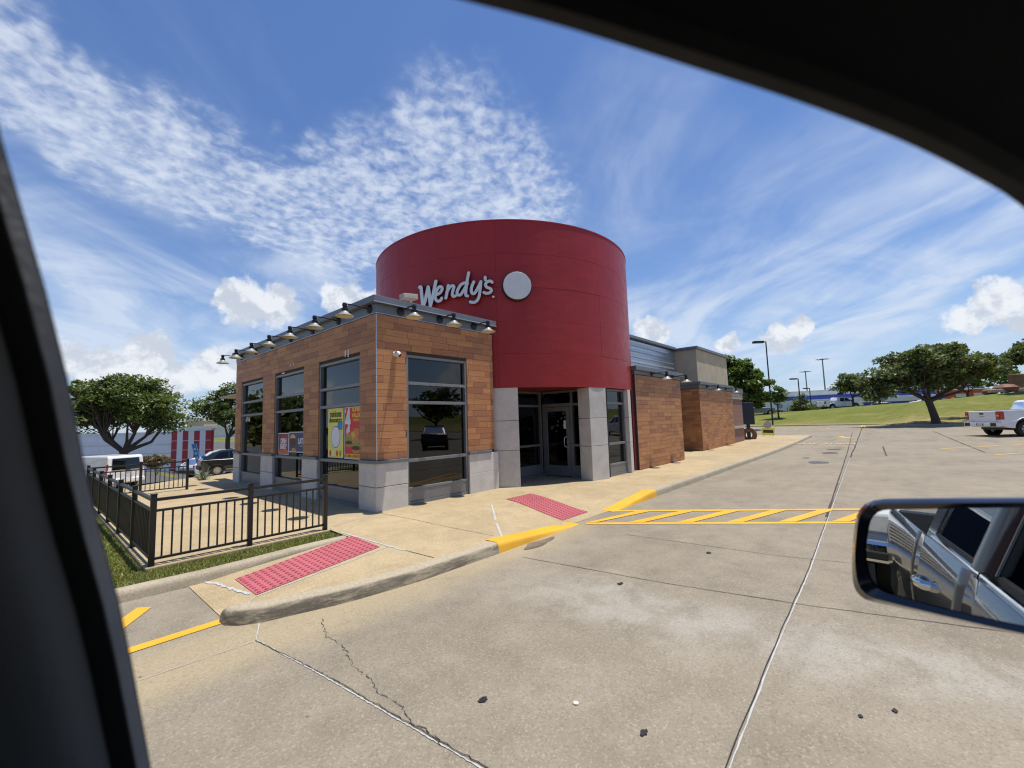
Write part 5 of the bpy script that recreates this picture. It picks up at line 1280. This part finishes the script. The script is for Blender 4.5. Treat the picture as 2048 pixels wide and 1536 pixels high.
# yucca
p = G(405, 964, .0); yk = thing('yucca_plant', 'spiky grey green yucca on the pavement edge beyond the fence', 'plant', (p[0], p[1], float(LOT(p[0], p[1]))))
YUC = []
for k in range(4):
    b = MB(); L = [.62, .55, .68, .5][k]; bend = [.10, .25, .05, .35][k]
    for i in range(5):
        u = i/4; x = L*u*(.62+.1*k); z = L*u*(1.0-bend*u*1.6); w_ = .022*(1-u)+.001
        b.v += [(x, -w_, z), (x, w_, z)]
        if i: o = 2*i; b.f.append((o-2, o-1, o+1, o))
    oo = b.build('leaf', 'yucca_leaf'); YUC.append(oo.data); bpy.data.objects.remove(oo)
for k in range(64):
    o = bpy.data.objects.new('leaf', YUC[k % 4]); COL.objects.link(o); o.parent = yk; o.rotation_euler = (random.uniform(-.3, .3), random.uniform(-.75, .45), random.uniform(0, 6.28)); o.scale = (random.uniform(.9, 1.4),)*3; o.location = (random.uniform(-.08, .08), random.uniform(-.08, .08), 0)
# far tree mass all round the horizon
N = 30000; rg = np.random.default_rng(77); ang = rg.random(N)*2*math.pi; R_ = 260+rg.random(N)*160
hh = 4.2+2.4*np.sin(ang*17)+1.8*np.sin(ang*41+1)+1.2*np.sin(ang*97); zc = -2+rg.random(N)**.8*np.maximum(hh, 1.5)
P = np.stack([R_*np.cos(ang), R_*np.sin(ang), zc], 1); P[:, 2] += TER(P[:, 0], P[:, 1])-.5
nrm = rg.normal(size=(N, 3)); nrm[:, 2] = np.abs(nrm[:, 2]); nrm /= np.linalg.norm(nrm, axis=1)[:, None]; a = np.cross(nrm, rg.normal(size=(N, 3))); a /= np.linalg.norm(a, axis=1)[:, None]; c = np.cross(nrm, a); s = (1.0+1.4*rg.random(N))[:, None]
V = np.stack([P-a*s, P+c*s*.7, P+a*s, P-c*s*.7], 1).reshape(-1, 3)
me = bpy.data.meshes.new('far_woods'); me.from_pydata(V.tolist(), [], np.arange(4*N).reshape(-1, 4).tolist()); me.materials.append(MATS['oak_leaf'])
fwo = bpy.data.objects.new('far_woods', me); COL.objects.link(fwo); tag(fwo, 'low band of distant trees along the horizon', 'woods', kind='stuff')

# ------------------------------------------------------------------ poles, signs
def light_pole(label, base, h, r, head, d, m_='pole_black'):
    t = thing('light_pole', label, 'light pole', base); b = MB(); b.tube([(0, 0, -.3), (0, 0, h)], [r, r*.75], 10); b.build('pole', m_, t, smooth=True)
    d = np.array(d, float)/np.linalg.norm(d); e = np.array([0, 0, h-.05]); b = MB(); b.bar(e+np.append(d, 0)*.05, e+np.append(d, 0)*(.25*head), .08, .08); b.build('arm', m_, t)
    hh_ = MB(); c = e+np.append(d, 0)*(.75*head); hh_.bar(c-np.append(d, 0)*.5*head, c+np.append(d, 0)*.5*head, .42*head, .20*head); o = hh_.build('lamp_head', m_, t, bevel=.03)
    l2 = MB(); q = c-np.array([0, 0, .11*head]); l2.bar(q-np.append(d, 0)*.3*head, q+np.append(d, 0)*.3*head, .3*head, .02); l2.build('lens', 'lamp_clear', o)
lp = stand(56.0, 9.35); top = atD(1531.5, 683, 56*math.cos(YAW)+9.35*math.sin(YAW)); light_pole('tall black light pole rising behind the leafy tree', (top[0], top[1], lp[2]-.3), top[2]-lp[2]+.3, .085, 1.15, -CR_[:2])
for (px, py, D, lab, hd) in [(1596, 757, 66, 'black light pole in front of the blue banded store', 1.0), (1619, 776, 82, 'smaller black light pole beside the evergreen bush', .95)]:
    q = atD(px, py, D); bz = float(TER(q[0], q[1])); light_pole(lab, (q[0], q[1], bz), q[2]-bz, .10, hd, -CR_[:2])
q = atD(2047.5, 688, 60); bz = float(TER(q[0]+.8, q[1])); light_pole('black light pole at the right edge, only its lamp head in view', (q[0]+1.2*CR_[0], q[1]+1.2*CR_[1], bz), q[2]-bz, .10, 1.2, -CR_[:2])
for (px, py, D, lab) in [(1644.3, 717, 230, 'taller high mast light pole far behind the store'), (1610.5, 742, 260, 'shorter high mast light pole far behind the store')]:
    q = atD(px, py, D); bz = float(TER(q[0], q[1])); t = thing('high_mast', lab, 'light pole', (q[0], q[1], bz)); H_ = q[2]-bz
    b = MB(); b.tube([(0, 0, 0), (0, 0, H_)], [.42, .28], 8); b.build('pole', 'pole_grey', t, smooth=True)
    b = MB(); b.lathe((0, 0, H_-.6), [(.3, 0), (1.6, .0), (1.6, .3), (.3, .3)], 12)
    for k in range(8): b.box(2.7*math.cos(k*.785)-.3, 2.7*math.cos(k*.785)+.3, 2.7*math.sin(k*.785)-.35, 2.7*math.sin(k*.785)+.35, H_-.6, H_-.35)
    b.build('lamp_ring', 'pole_grey', t)
def roadsign(label, px, py, D, rr, m_, n=8, word=None):
    q = atD(px, py, D); bz = float(TER(q[0], q[1])); t = thing('road_sign', label, 'road sign', (q[0], q[1], bz), world=True)
    ax = -np.array([FW[0], FW[1], 0]); ax /= np.linalg.norm(ax)
    b = MB(); b.tube([(q[0], q[1], bz-.2), (q[0], q[1], q[2]+rr)], .04, 6); b.build('post', 'pole_grey', t)
    b = MB(); k = [(q+np.array([CR_[0]*rr*math.cos(a), CR_[1]*rr*math.cos(a), rr*math.sin(a)])) for a in np.arange(n)*2*math.pi/n+math.pi/n]
    b.hexa([p_+ax*.05 for p_ in k], [p_+ax*.08 for p_ in k]); b.build('plate', m_, t)
    if word: text('lettering', word, rr*.75, 'print_white', t, q+ax*.09, tuple(CR_), (0, 0, 1), offset=.01)
roadsign('red octagonal STOP sign standing behind the crest pickup', 1667, 798, 70, .42, 'stop_red', 8, 'STOP')
roadsign('grey back of a round road sign left of the light pole', 1560, 812, 64, .40, 'pole_grey', 16)
roadsign('pale back of a road sign under the big oak', 1765, 800, 66, .36, 'pole_grey', 16)
# small yellow notice sign at the pavement end
q = G(1537, 873, .13); t = thing('lawn_sign', 'small yellow notice board with round white top at the pavement end', 'sign', (q[0], q[1], float(LOT(q[0], q[1]))+.13), world=True)
c = np.array(t.location)
b = MB(); b.bar(c+CR_*-.42+np.array([0, 0, .36]), c+CR_*.42+np.array([0, 0, .30]), .03, .48); b.build('board', 'poster_yellow', t); b = MB(); b.bar(c+CR_*-.34+np.array([0, 0, .36])-np.array([FW[0], FW[1], 0])*.02, c+CR_*.34+np.array([0, 0, .31])-np.array([FW[0], FW[1], 0])*.02, .01, .20); b.build('print', 'print_black', t)
ax = -np.array([FW[0], FW[1], 0]); b = MB(); b.lathe(c+np.array([0, 0, .78]), [(.0, .02), (.26, .02), (.26, -.02), (0, -.02)], 20, ax); b.build('round_top', 'stone', t)
b = MB(); b.tube([c-CR_*.3, c-CR_*.3+np.array([0, 0, .3])], .015, 6); b.tube([c+CR_*.3, c+CR_*.3+np.array([0, 0, .3])], .015, 6); b.build('leg', 'black_trim', t)
# navy order board on post with rounded clay base
bxp = G(1497, 880, .1); bx_, by_ = 30.2, 7.0
t = thing('menu_board', 'dark navy board on a post with rounded clay base at the building end', 'menu board', (bx_, by_, float(LOT(bx_, by_))+.1), rad(20))
MB().box(-.10, .10, -.42, .30, .95, 2.35).build('board', 'board_navy', t, bevel=.03); MB().box(-.06, .06, -.14, .06, 0, .95).build('post', 'black_trim', t, bevel=.01)
b = MB(); b.lathe((0, -.05, .30), [(.20, -.16), (.40, -.16), (.44, -.10), (.44, .10), (.40, .16), (.20, .16), (.20, -.16)], 24, (1, 0, 0)); b.build('base', 'terracotta', t, smooth=True)
b = MB(); b.poly([(29.05+.1*math.cos(i)+i*.28, 7.6-.5*math.sin(i*.52)*1.7, float(LOT(30, 7))+.145) for i in range(7)]+[(31, 8.6, float(LOT(31, 8))+.145), (29.05, 8.8, float(LOT(30, 8))+.145)]); tag(b.build('planting_bed', 'grass'), 'small scruffy grass bed at the brick end wall', 'planting bed', kind='structure')

# ------------------------------------------------------------------ background buildings
t = thing('store_building', 'long white store with two blue bands behind the bank', 'building', (126, 12, 2.0)); yA, yB = 22.0, -26.0
z0 = float(TER(126, 8)); Z = lambda py: float(atX(1600, py, 126)[2])
MB().box(0, 20, yB, yA, -1, 6.4).build('wall', 'store_white', t); MB().box(-.12, 0, yB-.1, yA+.1, 4.2, 5.15).build('blue_band', 'store_blue', t)
MB().box(-2.6, -.13, yB, yA-15, 2.1, 2.95).build('canopy', 'store_blue', t); MB().box(-2.62, -.13, yB, yA-15.0, 2.96, 3.9).build('canopy_fascia', 'store_white', t)
for k in range(9): MB().box(-.06, 0.01, yA-17.5-k*3.2, yA-15.4-k*3.2, -.5, 1.9).build('shop_window', 'tinted_glass', t)
MB().box(-.10, .02, yA-14.6, yA-13.6, -.5, 1.7).build('door', 'pole_grey', t); MB().box(-.1, -.0, yB, yA, -1, .1).build('plinth', 'store_blue', t)
t.location = (126, 12, z0-.5); t.rotation_euler = (0, 0, rad(6))
for k, (px, py, D, Ln) in enumerate([(1910, 796, 78, 4.6), (1945, 795, 80, 4.8)]):
    q = atD(px, py, D); bz = float(TER(q[0], q[1])); t = thing('rental_truck', ['orange and white box trailer behind the crest, left one', 'orange box truck with white cab behind the crest'][k], 'truck', (q[0], q[1], bz), math.atan2(CR_[1], CR_[0]))
    MB().box(-Ln/2, Ln/2, -1.1, 1.1, .75, 2.75).build('box_body', 'rental_orange', t, bevel=.03); MB().box(-Ln/2-.02, Ln/2+.02, -1.12, 1.12, 2.76, 2.95).build('roof', 'car_white', t, bevel=.03)
    b = MB(); b.box(-.9, .9, -1.112, -1.101, 1.5, 2.1); b.box(-1.8, -1.2, -1.112, -1.101, 1.2, 1.5); b.build('white_print', 'print_white', t); MB().box(-Ln/2, Ln/2, -1.0, 1.0, .45, .75).build('chassis', 'black_trim', t)
    if k == 1:
        MB().hexa([(Ln/2+.05, -1, .5), (Ln/2+1.9, -1, .5), (Ln/2+1.9, 1, .5), (Ln/2+.05, 1, .5)], [(Ln/2+.05, -.9, 2.2), (Ln/2+1.0, -.9, 2.2), (Ln/2+1.0, .9, 2.2), (Ln/2+.05, .9, 2.2)]).build('cab', 'car_white', t, bevel=.05)
        MB().hexa([(Ln/2+.75, -1.0, 1.35), (Ln/2+1.4, -1.0, 1.35), (Ln/2+1.1, -.95, 1.95), (Ln/2+.75, -.95, 1.95)], [(Ln/2+.75, -.97, 1.35), (Ln/2+1.4, -.97, 1.35), (Ln/2+1.1, -.92, 1.95), (Ln/2+.75, -.92, 1.95)]).build('side_window', 'car_glass', t)
    for xx in (-Ln/2+.8, Ln/2-.4):
        for s in (1, -1): wheel(t, xx, s*.95, .38, s, .25)
# brown sign wall and rocks on the mound at the right
t = thing('sign_wall', 'brown stone sign wall on the dirt mound at the right edge', 'sign wall', stand(70, -10.0), math.atan2(CR_[1], CR_[0])+math.pi/2*0)
b = MB(); b.box(-.6, 3, -.3, .3, 0, 1.9); b.build('slab', 'dirt', t, bevel=.08); b = MB(); b.lathe((-1.2, 0, .2), [(.001, -.3), (.9, -.1), (1.0, .3), (.6, .6), (.001, .7)], 9); b.lathe((-2.6, .3, .0), [(.001, -.3), (.6, -.1), (.65, .2), (.4, .4), (.001, .45)], 9); b.build('rock', 'terracotta', t)
b = MB(); b.bar((-3.2, -.2, .15), (3, -.5, .25), .5, .35); b.build('stone_edge', 'stone', t, bevel=.05)

# striped roadside building on the left
q0 = atD(140, 900, 48); q1 = atD(427, 900, 44)
dL = q1-q0; dL[2] = 0; Lb = float(np.linalg.norm(dL)); rzb = math.atan2(dL[1], dL[0]); zb = float(LOT(q0[0], q0[1]))-.4
t = thing('metal_building', 'long grey metal building with red and white striped ends', 'building', (q0[0], q0[1], zb), rzb); Hb = EYE+.12-zb
MB().box(0, Lb*.74, 0, 1.2, 0, Hb).build('wall', 'siding_grey', t); nb = 6
for k in range(1, 5):
    zz = Hb*k/5; MB().box(-.02, Lb*.74, -.05, -.001, zz-.03, zz+.03).build('trim_line', 'stripe_white', t); MB().box(-.02, Lb*.74, -.02, -.002, zz-.42, zz-.25).build('grey_band', 'siding_dull', t)  # duller grey stripes between the white trim lines
ns = 7; x0b, x1b = Lb*.741, Lb
for k in range(ns): MB().box(x0b+(x1b-x0b)*k/ns, x0b+(x1b-x0b)*(k+1)/ns-.004, -.3, .0, 0, Hb+.05).build('stripe', 'stripe_red' if k % 2 == 0 else 'stripe_white', t)
for k in range(1, 5): MB().box(x0b, x1b, -.33, -.301, Hb*k/5-.02, Hb*k/5+.02).build('trim_line', 'stripe_white', t)
MB().box(x0b-.05, x1b+.08, -.36, .05, Hb+.051, Hb+.28).build('parapet', 'stripe_white', t)
for k in range(3): MB().box(-.2+k*.45-.9, -.2+(k+1)*.45-.9, -.35, 1.0, 0, Hb+.02).build('stripe', 'stripe_red' if k % 2 == 0 else 'stripe_white', t)
MB().box(-.1, Lb*.74, -.08, .0, Hb-.12, Hb+.06).build('parapet', 'stripe_white', t)
# far roofs and a white store behind it
q = atD(440, 858, 120); t = thing('far_store', 'low pale store with dark roof edge far behind the striped building', 'building', (q[0], q[1], float(TER(q[0], q[1]))), rzb)
MB().box(-14, 10, 0, 12, -2, q[2]-t.location[2]+.2).build('wall', 'store_white', t); MB().box(-14.2, 10.2, -.3, 12, q[2]-t.location[2]+.21, q[2]-t.location[2]+1.0).build('roof_edge', 'siding_dull', t)
q = atD(395, 845, 170); t = thing('far_store', 'dark roofed tower store on the skyline above the striped building', 'building', (q[0], q[1], float(TER(q[0], q[1]))), rzb)
MB().box(-5, 3, 0, 10, -2, q[2]-t.location[2]+.6).build('wall', 'stucco_tan', t); MB().box(-5.3, 3.3, -.4, 10, q[2]-t.location[2]+.61, q[2]-t.location[2]+1.8).build('roof_edge', 'siding_dull', t)
# blue banner
p = atD(394, 930, 30); bz = float(LOT(p[0], p[1])); t = thing('feather_banner', 'tilted blue feather banner in front of the striped wall', 'banner', (p[0], p[1], bz), world=True)
pa, pb = atD(399, 930, 30), atD(388, 888, 30); b = MB(); b.tube([(pa[0]+.1*CR_[0], pa[1]+.1*CR_[1], bz), tuple(pa), tuple(pb)], .025, 6); b.build('pole', 'pole_grey', t)
wv = CR_*.16; b = MB(); b.hexa([pa-wv, pa+wv, pb+wv, pb-wv], [q_-np.array([FW[0], FW[1], 0])*.03 for q_ in (pa-wv, pa+wv, pb+wv, pb-wv)]); b.build('flag', 'banner_blue', t)
b = MB(); 
for k in range(4): c0 = pa+(pb-pa)*(.15+.2*k); b.bar(c0-wv*.5-ax*-.04, c0+wv*.5-ax*-.04, .01, .12)
b.build('flag_print', 'print_white', t)

# ------------------------------------------------------------------ the vehicle the view is taken from
VF = np.array([math.cos(FA), math.sin(FA), 0]); VL = np.array([-VF[1], VF[0], 0]); VM = np.array([VF, VL, [0, 0, 1.]])
own = thing('camera_pickup', 'dark grey pickup whose open side window frames the view', 'pickup truck', (0, 0, 0), FA)
def vl(px, py): return VM @ ray(px, py)     # ray in vehicle axes (origin at eye height)
GP = lambda u: .31-.35*u                    # lateral position of the side window plane at height u
def onwin(px, py, k=1.0):
    d = vl(px, py); t_ = .31*k/(d[1]+.35*d[2]); q = d*t_; return np.array([q[0], q[1], q[2]+EYE])
# front door frame: roof rail / windscreen pillar, sections swept along the traced edge
edge = [onwin(*q) for q in [(620, -90), (780, -42), (922, 0), (1124, 53), (1376, 132), (1601, 205), (1797, 279), (1937, 347), (2048, 412), (2160, 500), (2300, 620), (2500, 830)]]
ex = np.array(edge[0]); edge = [ex+np.array([-.30, 0, -.001]), ex+np.array([-.14, -.002, .003])]+edge
edge = catmull(edge, 6)
def sweep(name, path, offs, m_, closed=True, smooth=True):
    """offs: cross-section as (inward, upward) offsets in metres."""
    b = MB(); n = len(offs)
    for p in path:
        for (i, u) in offs: b.v.append((p[0], p[1]-i, p[2]+u))
    for k in range(len(path)-1):
        for j in range(n if closed else n-1): a = k*n+j; c = k*n+(j+1) % n; b.f.append((a, c, c+n, a+n))
    return b.build(name, m_, own, smooth=smooth)
sweep('window_seal', edge, [(-.012, .018), (.0, .0), (.010, .0), (.014, .012), (-.012, .026)], 'seal_rubber')
sweep('windscreen_pillar', edge, [(-.012, .028), (.013, .0125), (.05, .045), (.10, .085), (.12, .12), (.02, .13), (-.012, .07)], 'cabin_trim')
sweep('pillar_trim_lip', [p+np.array([.05, -.105, .088]) for p in edge[18:]], [(0, 0), (.012, .004), (.016, .018), (.004, .016)], 'pillar_lit_grey')
# headliner and roof skin
def sheet(name, pts_a, pts_b, m_, th=.02):
    b = MB()
    for a, c in zip(pts_a, pts_b): b.v += [tuple(a), tuple(c), tuple(np.array(c)+[0, 0, th]), tuple(np.array(a)+[0, 0, th])]
    for i in range(len(pts_a)-1):
        for k in range(4): b.f.append((i*4+k, (i+1)*4+k, (i+1)*4+(k+1) % 4, i*4+(k+1) % 4))
    b.f += [(3, 2, 1, 0), tuple(range(len(pts_a)*4-4, len(pts_a)*4))]
    return b.build(name, m_, own)
fx = np.linspace(-1.75, .52, 12)
hl = lambda x: EYE+.275-.06*max(0, (x-.1)/.4)**2-.05*max(0, (-1.2-x)/.5)**2
sheet('headliner', [(x, .18, hl(x)+.02) for x in fx], [(x, -1.18, hl(x)+.02) for x in fx], 'headliner')
sheet('roof', [(x, .20, hl(x)+.055) for x in fx], [(x, -1.20, hl(x)+.055) for x in fx], 'car_silver', .03)
MB().hexa([(.50, .12, EYE+.22), (.50, -1.1, EYE+.22), (.62, -1.1, EYE+.17), (.62, .14, EYE+.17)], [(.50, .14, EYE+.32), (.50, -1.12, EYE+.32), (.64, -1.12, EYE+.24), (.64, .16, EYE+.24)]).build('windscreen_header', 'headliner', own)
# door pillar on the left of the view
pil = [onwin(*q) for q in [(-70, 10), (-30, 150), (0, 278), (45, 430), (87, 574), (135, 765), (165, 922), (200, 1070), (235, 1200), (261, 1322), (300, 1536), (340, 1750)]]
def vsweep(name, path, offs, m_):
    """offs: (rearward, inward) in metres."""
    b = MB(); n = len(offs)
    for p in path:
        for (r, i) in offs: b.v.append((p[0]-r, p[1]-i, p[2]))
    for k in range(len(path)-1):
        for j in range(n): a = k*n+j; c = k*n+(j+1) % n; b.f.append((a, a+n, c+n, c))
    return b.build(name, m_, own, smooth=True)
vsweep('door_pillar_edge', pil, [(0.0, .0), (.045, -.03), (.12, -.03), (.12, .006), (.02, .008), (.0035, .0075)], 'pillar_lit_grey')
vsweep('pillar_cover', pil, [(.001, -.0022), (.044, -.0345), (.125, -.0345), (.125, -.031), (.046, -.031), (.003, -.0018)], 'mirror_gloss')
vsweep('door_seal', pil, [(.0045, .0080), (.013, .012), (.024, .013), (.040, .011), (.03, .009)], 'seal_rubber')
vsweep('door_pillar_trim', pil, [(.020, .0125), (.024, .026), (.033, .036), (.05, .043), (.12, .058), (.30, .06), (.30, .0), (.03, .008)], 'pillar_plastic')
# body side: one profile swept from bed to front wing; door skins proud of it
sidep = [(.470, 1.30), (.490, 1.24), (.512, 1.12), (.520, 1.0), (.512, .86), (.496, .74), (.500, .62), (.470, .50), (.40, .46)]
def bodyside(name, x0, x1, m_, s=1, gap=.004, prof=sidep, out=0.0, arches=()):
    b = MB(); n = len(prof); xs2 = np.linspace(x0+gap, x1-gap, max(2, int((x1-x0)/.12)))
    for x in xs2:
        for (l_, z) in prof:
            lo = .46
            for (cx_, r_) in arches:
                if abs(x-cx_) < r_: lo = max(lo, .42+math.sqrt(r_*r_-(x-cx_)**2))
            zz = max(z, lo); y = l_+out if s > 0 else -.96-l_-out
            b.v.append((x, y, zz))
    for i in range(len(xs2)-1):
        for j in range(n-1): a = i*n+j; b.f.append((a, a+1, a+n+1, a+n))
    o = b.build(name, m_, own, smooth=True); md = o.modifiers.new('solid', 'SOLIDIFY'); md.thickness = .02; md.offset = -1 if s > 0 else 1
    return o
bodyside('front_door', -.46, .82, 'car_silver'); rd = bodyside('rear_door', -1.62, -.46, 'car_silver'); bodyside('bed_side', -3.55, -1.62, 'car_silver', arches=((-2.55, .52),)); bodyside('front_wing', .82, 2.3, 'car_silver', arches=((1.35, .52),))
bodyside('body_side', -3.55, 2.3, 'car_silver', -1, arches=((-2.55, .52), (1.35, .52)))
# belt trims and rear door glass
for (xa, xb) in ((-.44, .80), (-1.46, -.46)):
    MB().hexa([(xa, .455, 1.296), (xb, .455, 1.296), (xb, .475, 1.300), (xa, .475, 1.300)], [(xa, .452, 1.318), (xb, .452, 1.318), (xb, .470, 1.316), (xa, .470, 1.316)]).build('belt_trim', 'chrome', own)
    MB().hexa([(xa, .442, 1.29), (xb, .442, 1.29), (xb, .454, 1.29), (xa, .454, 1.29)], [(xa, .436, 1.335), (xb, .436, 1.335), (xb, .450, 1.332), (xa, .450, 1.332)]).build('belt_seal', 'seal_rubber', own)
gy = lambda z: GP(z-EYE)-.012
MB().hexa([(-1.42, gy(1.30), 1.30), (-.52, gy(1.30), 1.30), (-.52, gy(1.92), 1.92), (-1.22, gy(1.92), 1.92)], [(-1.42, gy(1.30)-.006, 1.30), (-.52, gy(1.30)-.006, 1.30), (-.52, gy(1.92)-.006, 1.92), (-1.22, gy(1.92)-.006, 1.92)]).build('rear_door_glass', 'car_glass', own)
MB().hexa([(-1.48, gy(1.30)+.006, 1.30), (-1.42, gy(1.30)+.006, 1.30), (-1.22, gy(1.95)+.006, 1.95), (-1.30, gy(1.95)+.006, 1.95)], [(-1.48, gy(1.3)-.02, 1.30), (-1.42, gy(1.3)-.02, 1.30), (-1.22, gy(1.95)-.02, 1.95), (-1.30, gy(1.95)-.02, 1.95)]).build('window_chrome', 'chrome', own)
MB().hexa([(-1.78, gy(1.30)-.0, 1.28), (-1.485, gy(1.30)+.004, 1.28), (-1.305, gy(1.97)+.004, 1.98), (-1.66, gy(1.97), 1.98)], [(-1.78, gy(1.3)-.05, 1.28), (-1.485, gy(1.3)-.05, 1.28), (-1.305, gy(1.97)-.05, 1.98), (-1.66, gy(1.97)-.05, 1.98)]).build('cab_corner', 'car_silver', own)
MB().hexa([(-1.78, .40, .6), (-1.74, .40, .6), (-1.64, .22, 2.0), (-1.68, .22, 2.0)], [(-1.78, -1.36, .6), (-1.74, -1.36, .6), (-1.64, -1.2, 2.0), (-1.68, -1.2, 2.0)]).build('cab_back', 'cabin_trim', own)
MB().hexa([(-1.70, -1.33, .6), (.80, -1.33, .6), (.80, -1.40, 1.3), (-1.70, -1.40, 1.3)], [(-1.70, -1.36, .6), (.80, -1.36, .6), (.80, -1.43, 1.3), (-1.70, -1.43, 1.3)]).build('far_door_trim', 'cabin_trim', own)
MB().hexa([(-1.6, -1.40, 1.31), (.62, -1.40, 1.31), (.30, -1.21, 1.98), (-1.4, -1.21, 1.98)], [(-1.6, -1.41, 1.31), (.62, -1.41, 1.31), (.30, -1.22, 1.98), (-1.4, -1.22, 1.98)]).build('far_side_glass', 'car_glass', own)
MB().box(-1.7, .75, -1.34, .40, .50, .56).build('cab_floor', 'cabin_trim', own)
MB().hexa([(.55, .40, .9), (.80, .42, .9), (.80, -1.38, .9), (.55, -1.34, .9)], [(.62, .38, 1.22), (1.0, .40, 1.22), (1.0, -1.36, 1.22), (.62, -1.32, 1.22)]).build('dashboard', 'cabin_trim', own, bevel=.03)
MB().hexa([(-.30, .28, .56), (.25, .28, .56), (.25, -.30, .56), (-.30, -.30, .56)], [(-.30, .26, .92), (.25, .26, .90), (.25, -.28, .90), (-.30, -.28, .92)]).build('seat', 'cabin_trim', own, bevel=.05)
MB().hexa([(.82, .47, 1.22), (2.2, .42, 1.14), (2.2, -1.38, 1.14), (.82, -1.43, 1.22)], [(.82, .44, 1.30), (2.22, .38, 1.20), (2.22, -1.34, 1.20), (.82, -1.40, 1.30)]).build('bonnet', 'car_silver', own, bevel=.03)
MB().box(-3.52, -1.8, -1.42, .46, .78, .84).build('bed_floor', 'black_trim', own); MB().box(-3.6, -3.54, -1.40, .44, .74, 1.29).build('tailgate', 'car_silver', own, bevel=.02)
MB().box(2.24, 2.42, -1.42, .46, .50, .76).build('front_bumper', 'chrome', own, bevel=.05); MB().box(2.22, 2.32, -1.1, .14, .78, 1.12).build('grille', 'black_trim', own, bevel=.02)
for s in (.22, -1.18): MB().box(2.2, 2.31, s-.16, s+.16, .84, 1.10).build('headlight', 'lamp_clear', own, bevel=.03)
for xx in (-2.55, 1.35):
    for (yy_, s) in ((.36, 1), (-1.32, -1)): wheel(own, xx, yy_, .40, s, .27)
# rear door handle (chrome loop)
b = MB(); hp = [(-1.30, .512, 1.115), (-1.28, .548, 1.118), (-1.22, .562, 1.122), (-1.14, .562, 1.126), (-1.08, .548, 1.128), (-1.06, .512, 1.13)]
b.tube(hp, [.018, .022, .021, .021, .022, .018], 10); b.build('handle', 'chrome', rd, smooth=True)
b = MB(); b.lathe((-1.18, .508, 1.12), [(.001, .010), (.06, .008), (.075, .002)], 20, (0, 1, 0)); b.build('handle_cup', 'black_trim', rd, smooth=True)
# wing mirror
MIR = VM @ (atD(1900, 1130, .69)-CAM); mn = np.array([-.902, -.428, .054]); mn /= np.linalg.norm(mn)
def onmir(px, py, back=0.0, sc_=1.0):
    d = vl(px, py); t_ = (MIR @ mn)/(d @ mn); q = d*t_
    q = MIR+(q-MIR)*sc_-mn*back; return (q[0], q[1], q[2]+EYE)
def rounded(pts, r, n=6):
    out = []; P = [np.array(p, float) for p in pts]
    for i, p in enumerate(P):
        a = P[i-1]-p; c = P[(i+1) % len(P)]-p; la, lc = np.linalg.norm(a), np.linalg.norm(c); k = min(r, la*.49, lc*.49); A = p+a/la*k; B = p+c/lc*k
        for s in np.linspace(0, 1, n): out.append((1-s)**2*A+2*s*(1-s)*p+s*s*B)
    return out
hous = rounded([(1716, 996), (2125, 990), (2150, 1292), (2040, 1282), (1702, 1202)], 60)
hous = rounded([(1712, 999), (1900, 997), (2130, 996), (2150, 1294), (2000, 1263), (1850, 1228), (1706, 1196), (1700, 1120)], 52)
glas = rounded([(1741, 1020), (1900, 1017), (2105, 1014), (2125, 1268), (2000, 1244), (1880, 1216), (1744, 1178), (1726, 1110)], 34)
mo = MB(); n = len(hous)
secs = [(.0, 1.0, 0), (.004, 1.0, 1), (.03, 1.0, 1), (.06, .97, 1), (.09, .86, 1), (.11, .62, 1), (.115, .30, 1)]
mo.v += [onmir(*q) for q in glas]; mo.v += [onmir(*(np.array(q)*.55+np.array(g)*.45), -.008) for q, g in zip(hous, glas)]
for (bk, s_, _) in secs[1:]: mo.v += [onmir(*q, bk, s_) for q in hous]
L_ = len(mo.v)//n
for k in range(L_-1):
    for i in range(n): mo.f.append((k*n+i, k*n+(i+1) % n, (k+1)*n+(i+1) % n, (k+1)*n+i))
mo.f.append(tuple((L_-1)*n+i for i in range(n)))
mh = mo.build('mirror_housing', 'mirror_gloss', own, smooth=True)
mg = MB(); mg.poly([onmir(*q, .003) for q in glas]); mg.build('mirror_glass', 'chrome', mh)
m_, t_, b_ = mat('mirror_silver'); b_.inputs['Metallic'].default_value = 1; b_.inputs['Roughness'].default_value = 0.0; t_.put(b_.inputs['Base Color'], t_.mix(t_.noise(t_.new('ShaderNodeTexCoord').outputs['Object'], 40, 3), (.60, .62, .62), (.64, .66, .66)))
mh.children[0].data.materials[0] = m_
b = MB(); b.bar((.82, .46, 1.47), (.80, .62, 1.50), .05, .05); b.build('mirror_arm', 'black_trim', own, bevel=.015)
# second truck behind, seen in the wing mirror
tb = np.array([0, 0, 0])+VF*(-11.1)+VL*1.22
pickup('white pickup with chrome bumper waiting behind, reflected in the wing mirror', (tb[0], tb[1], 0), FA, name='following_pickup')
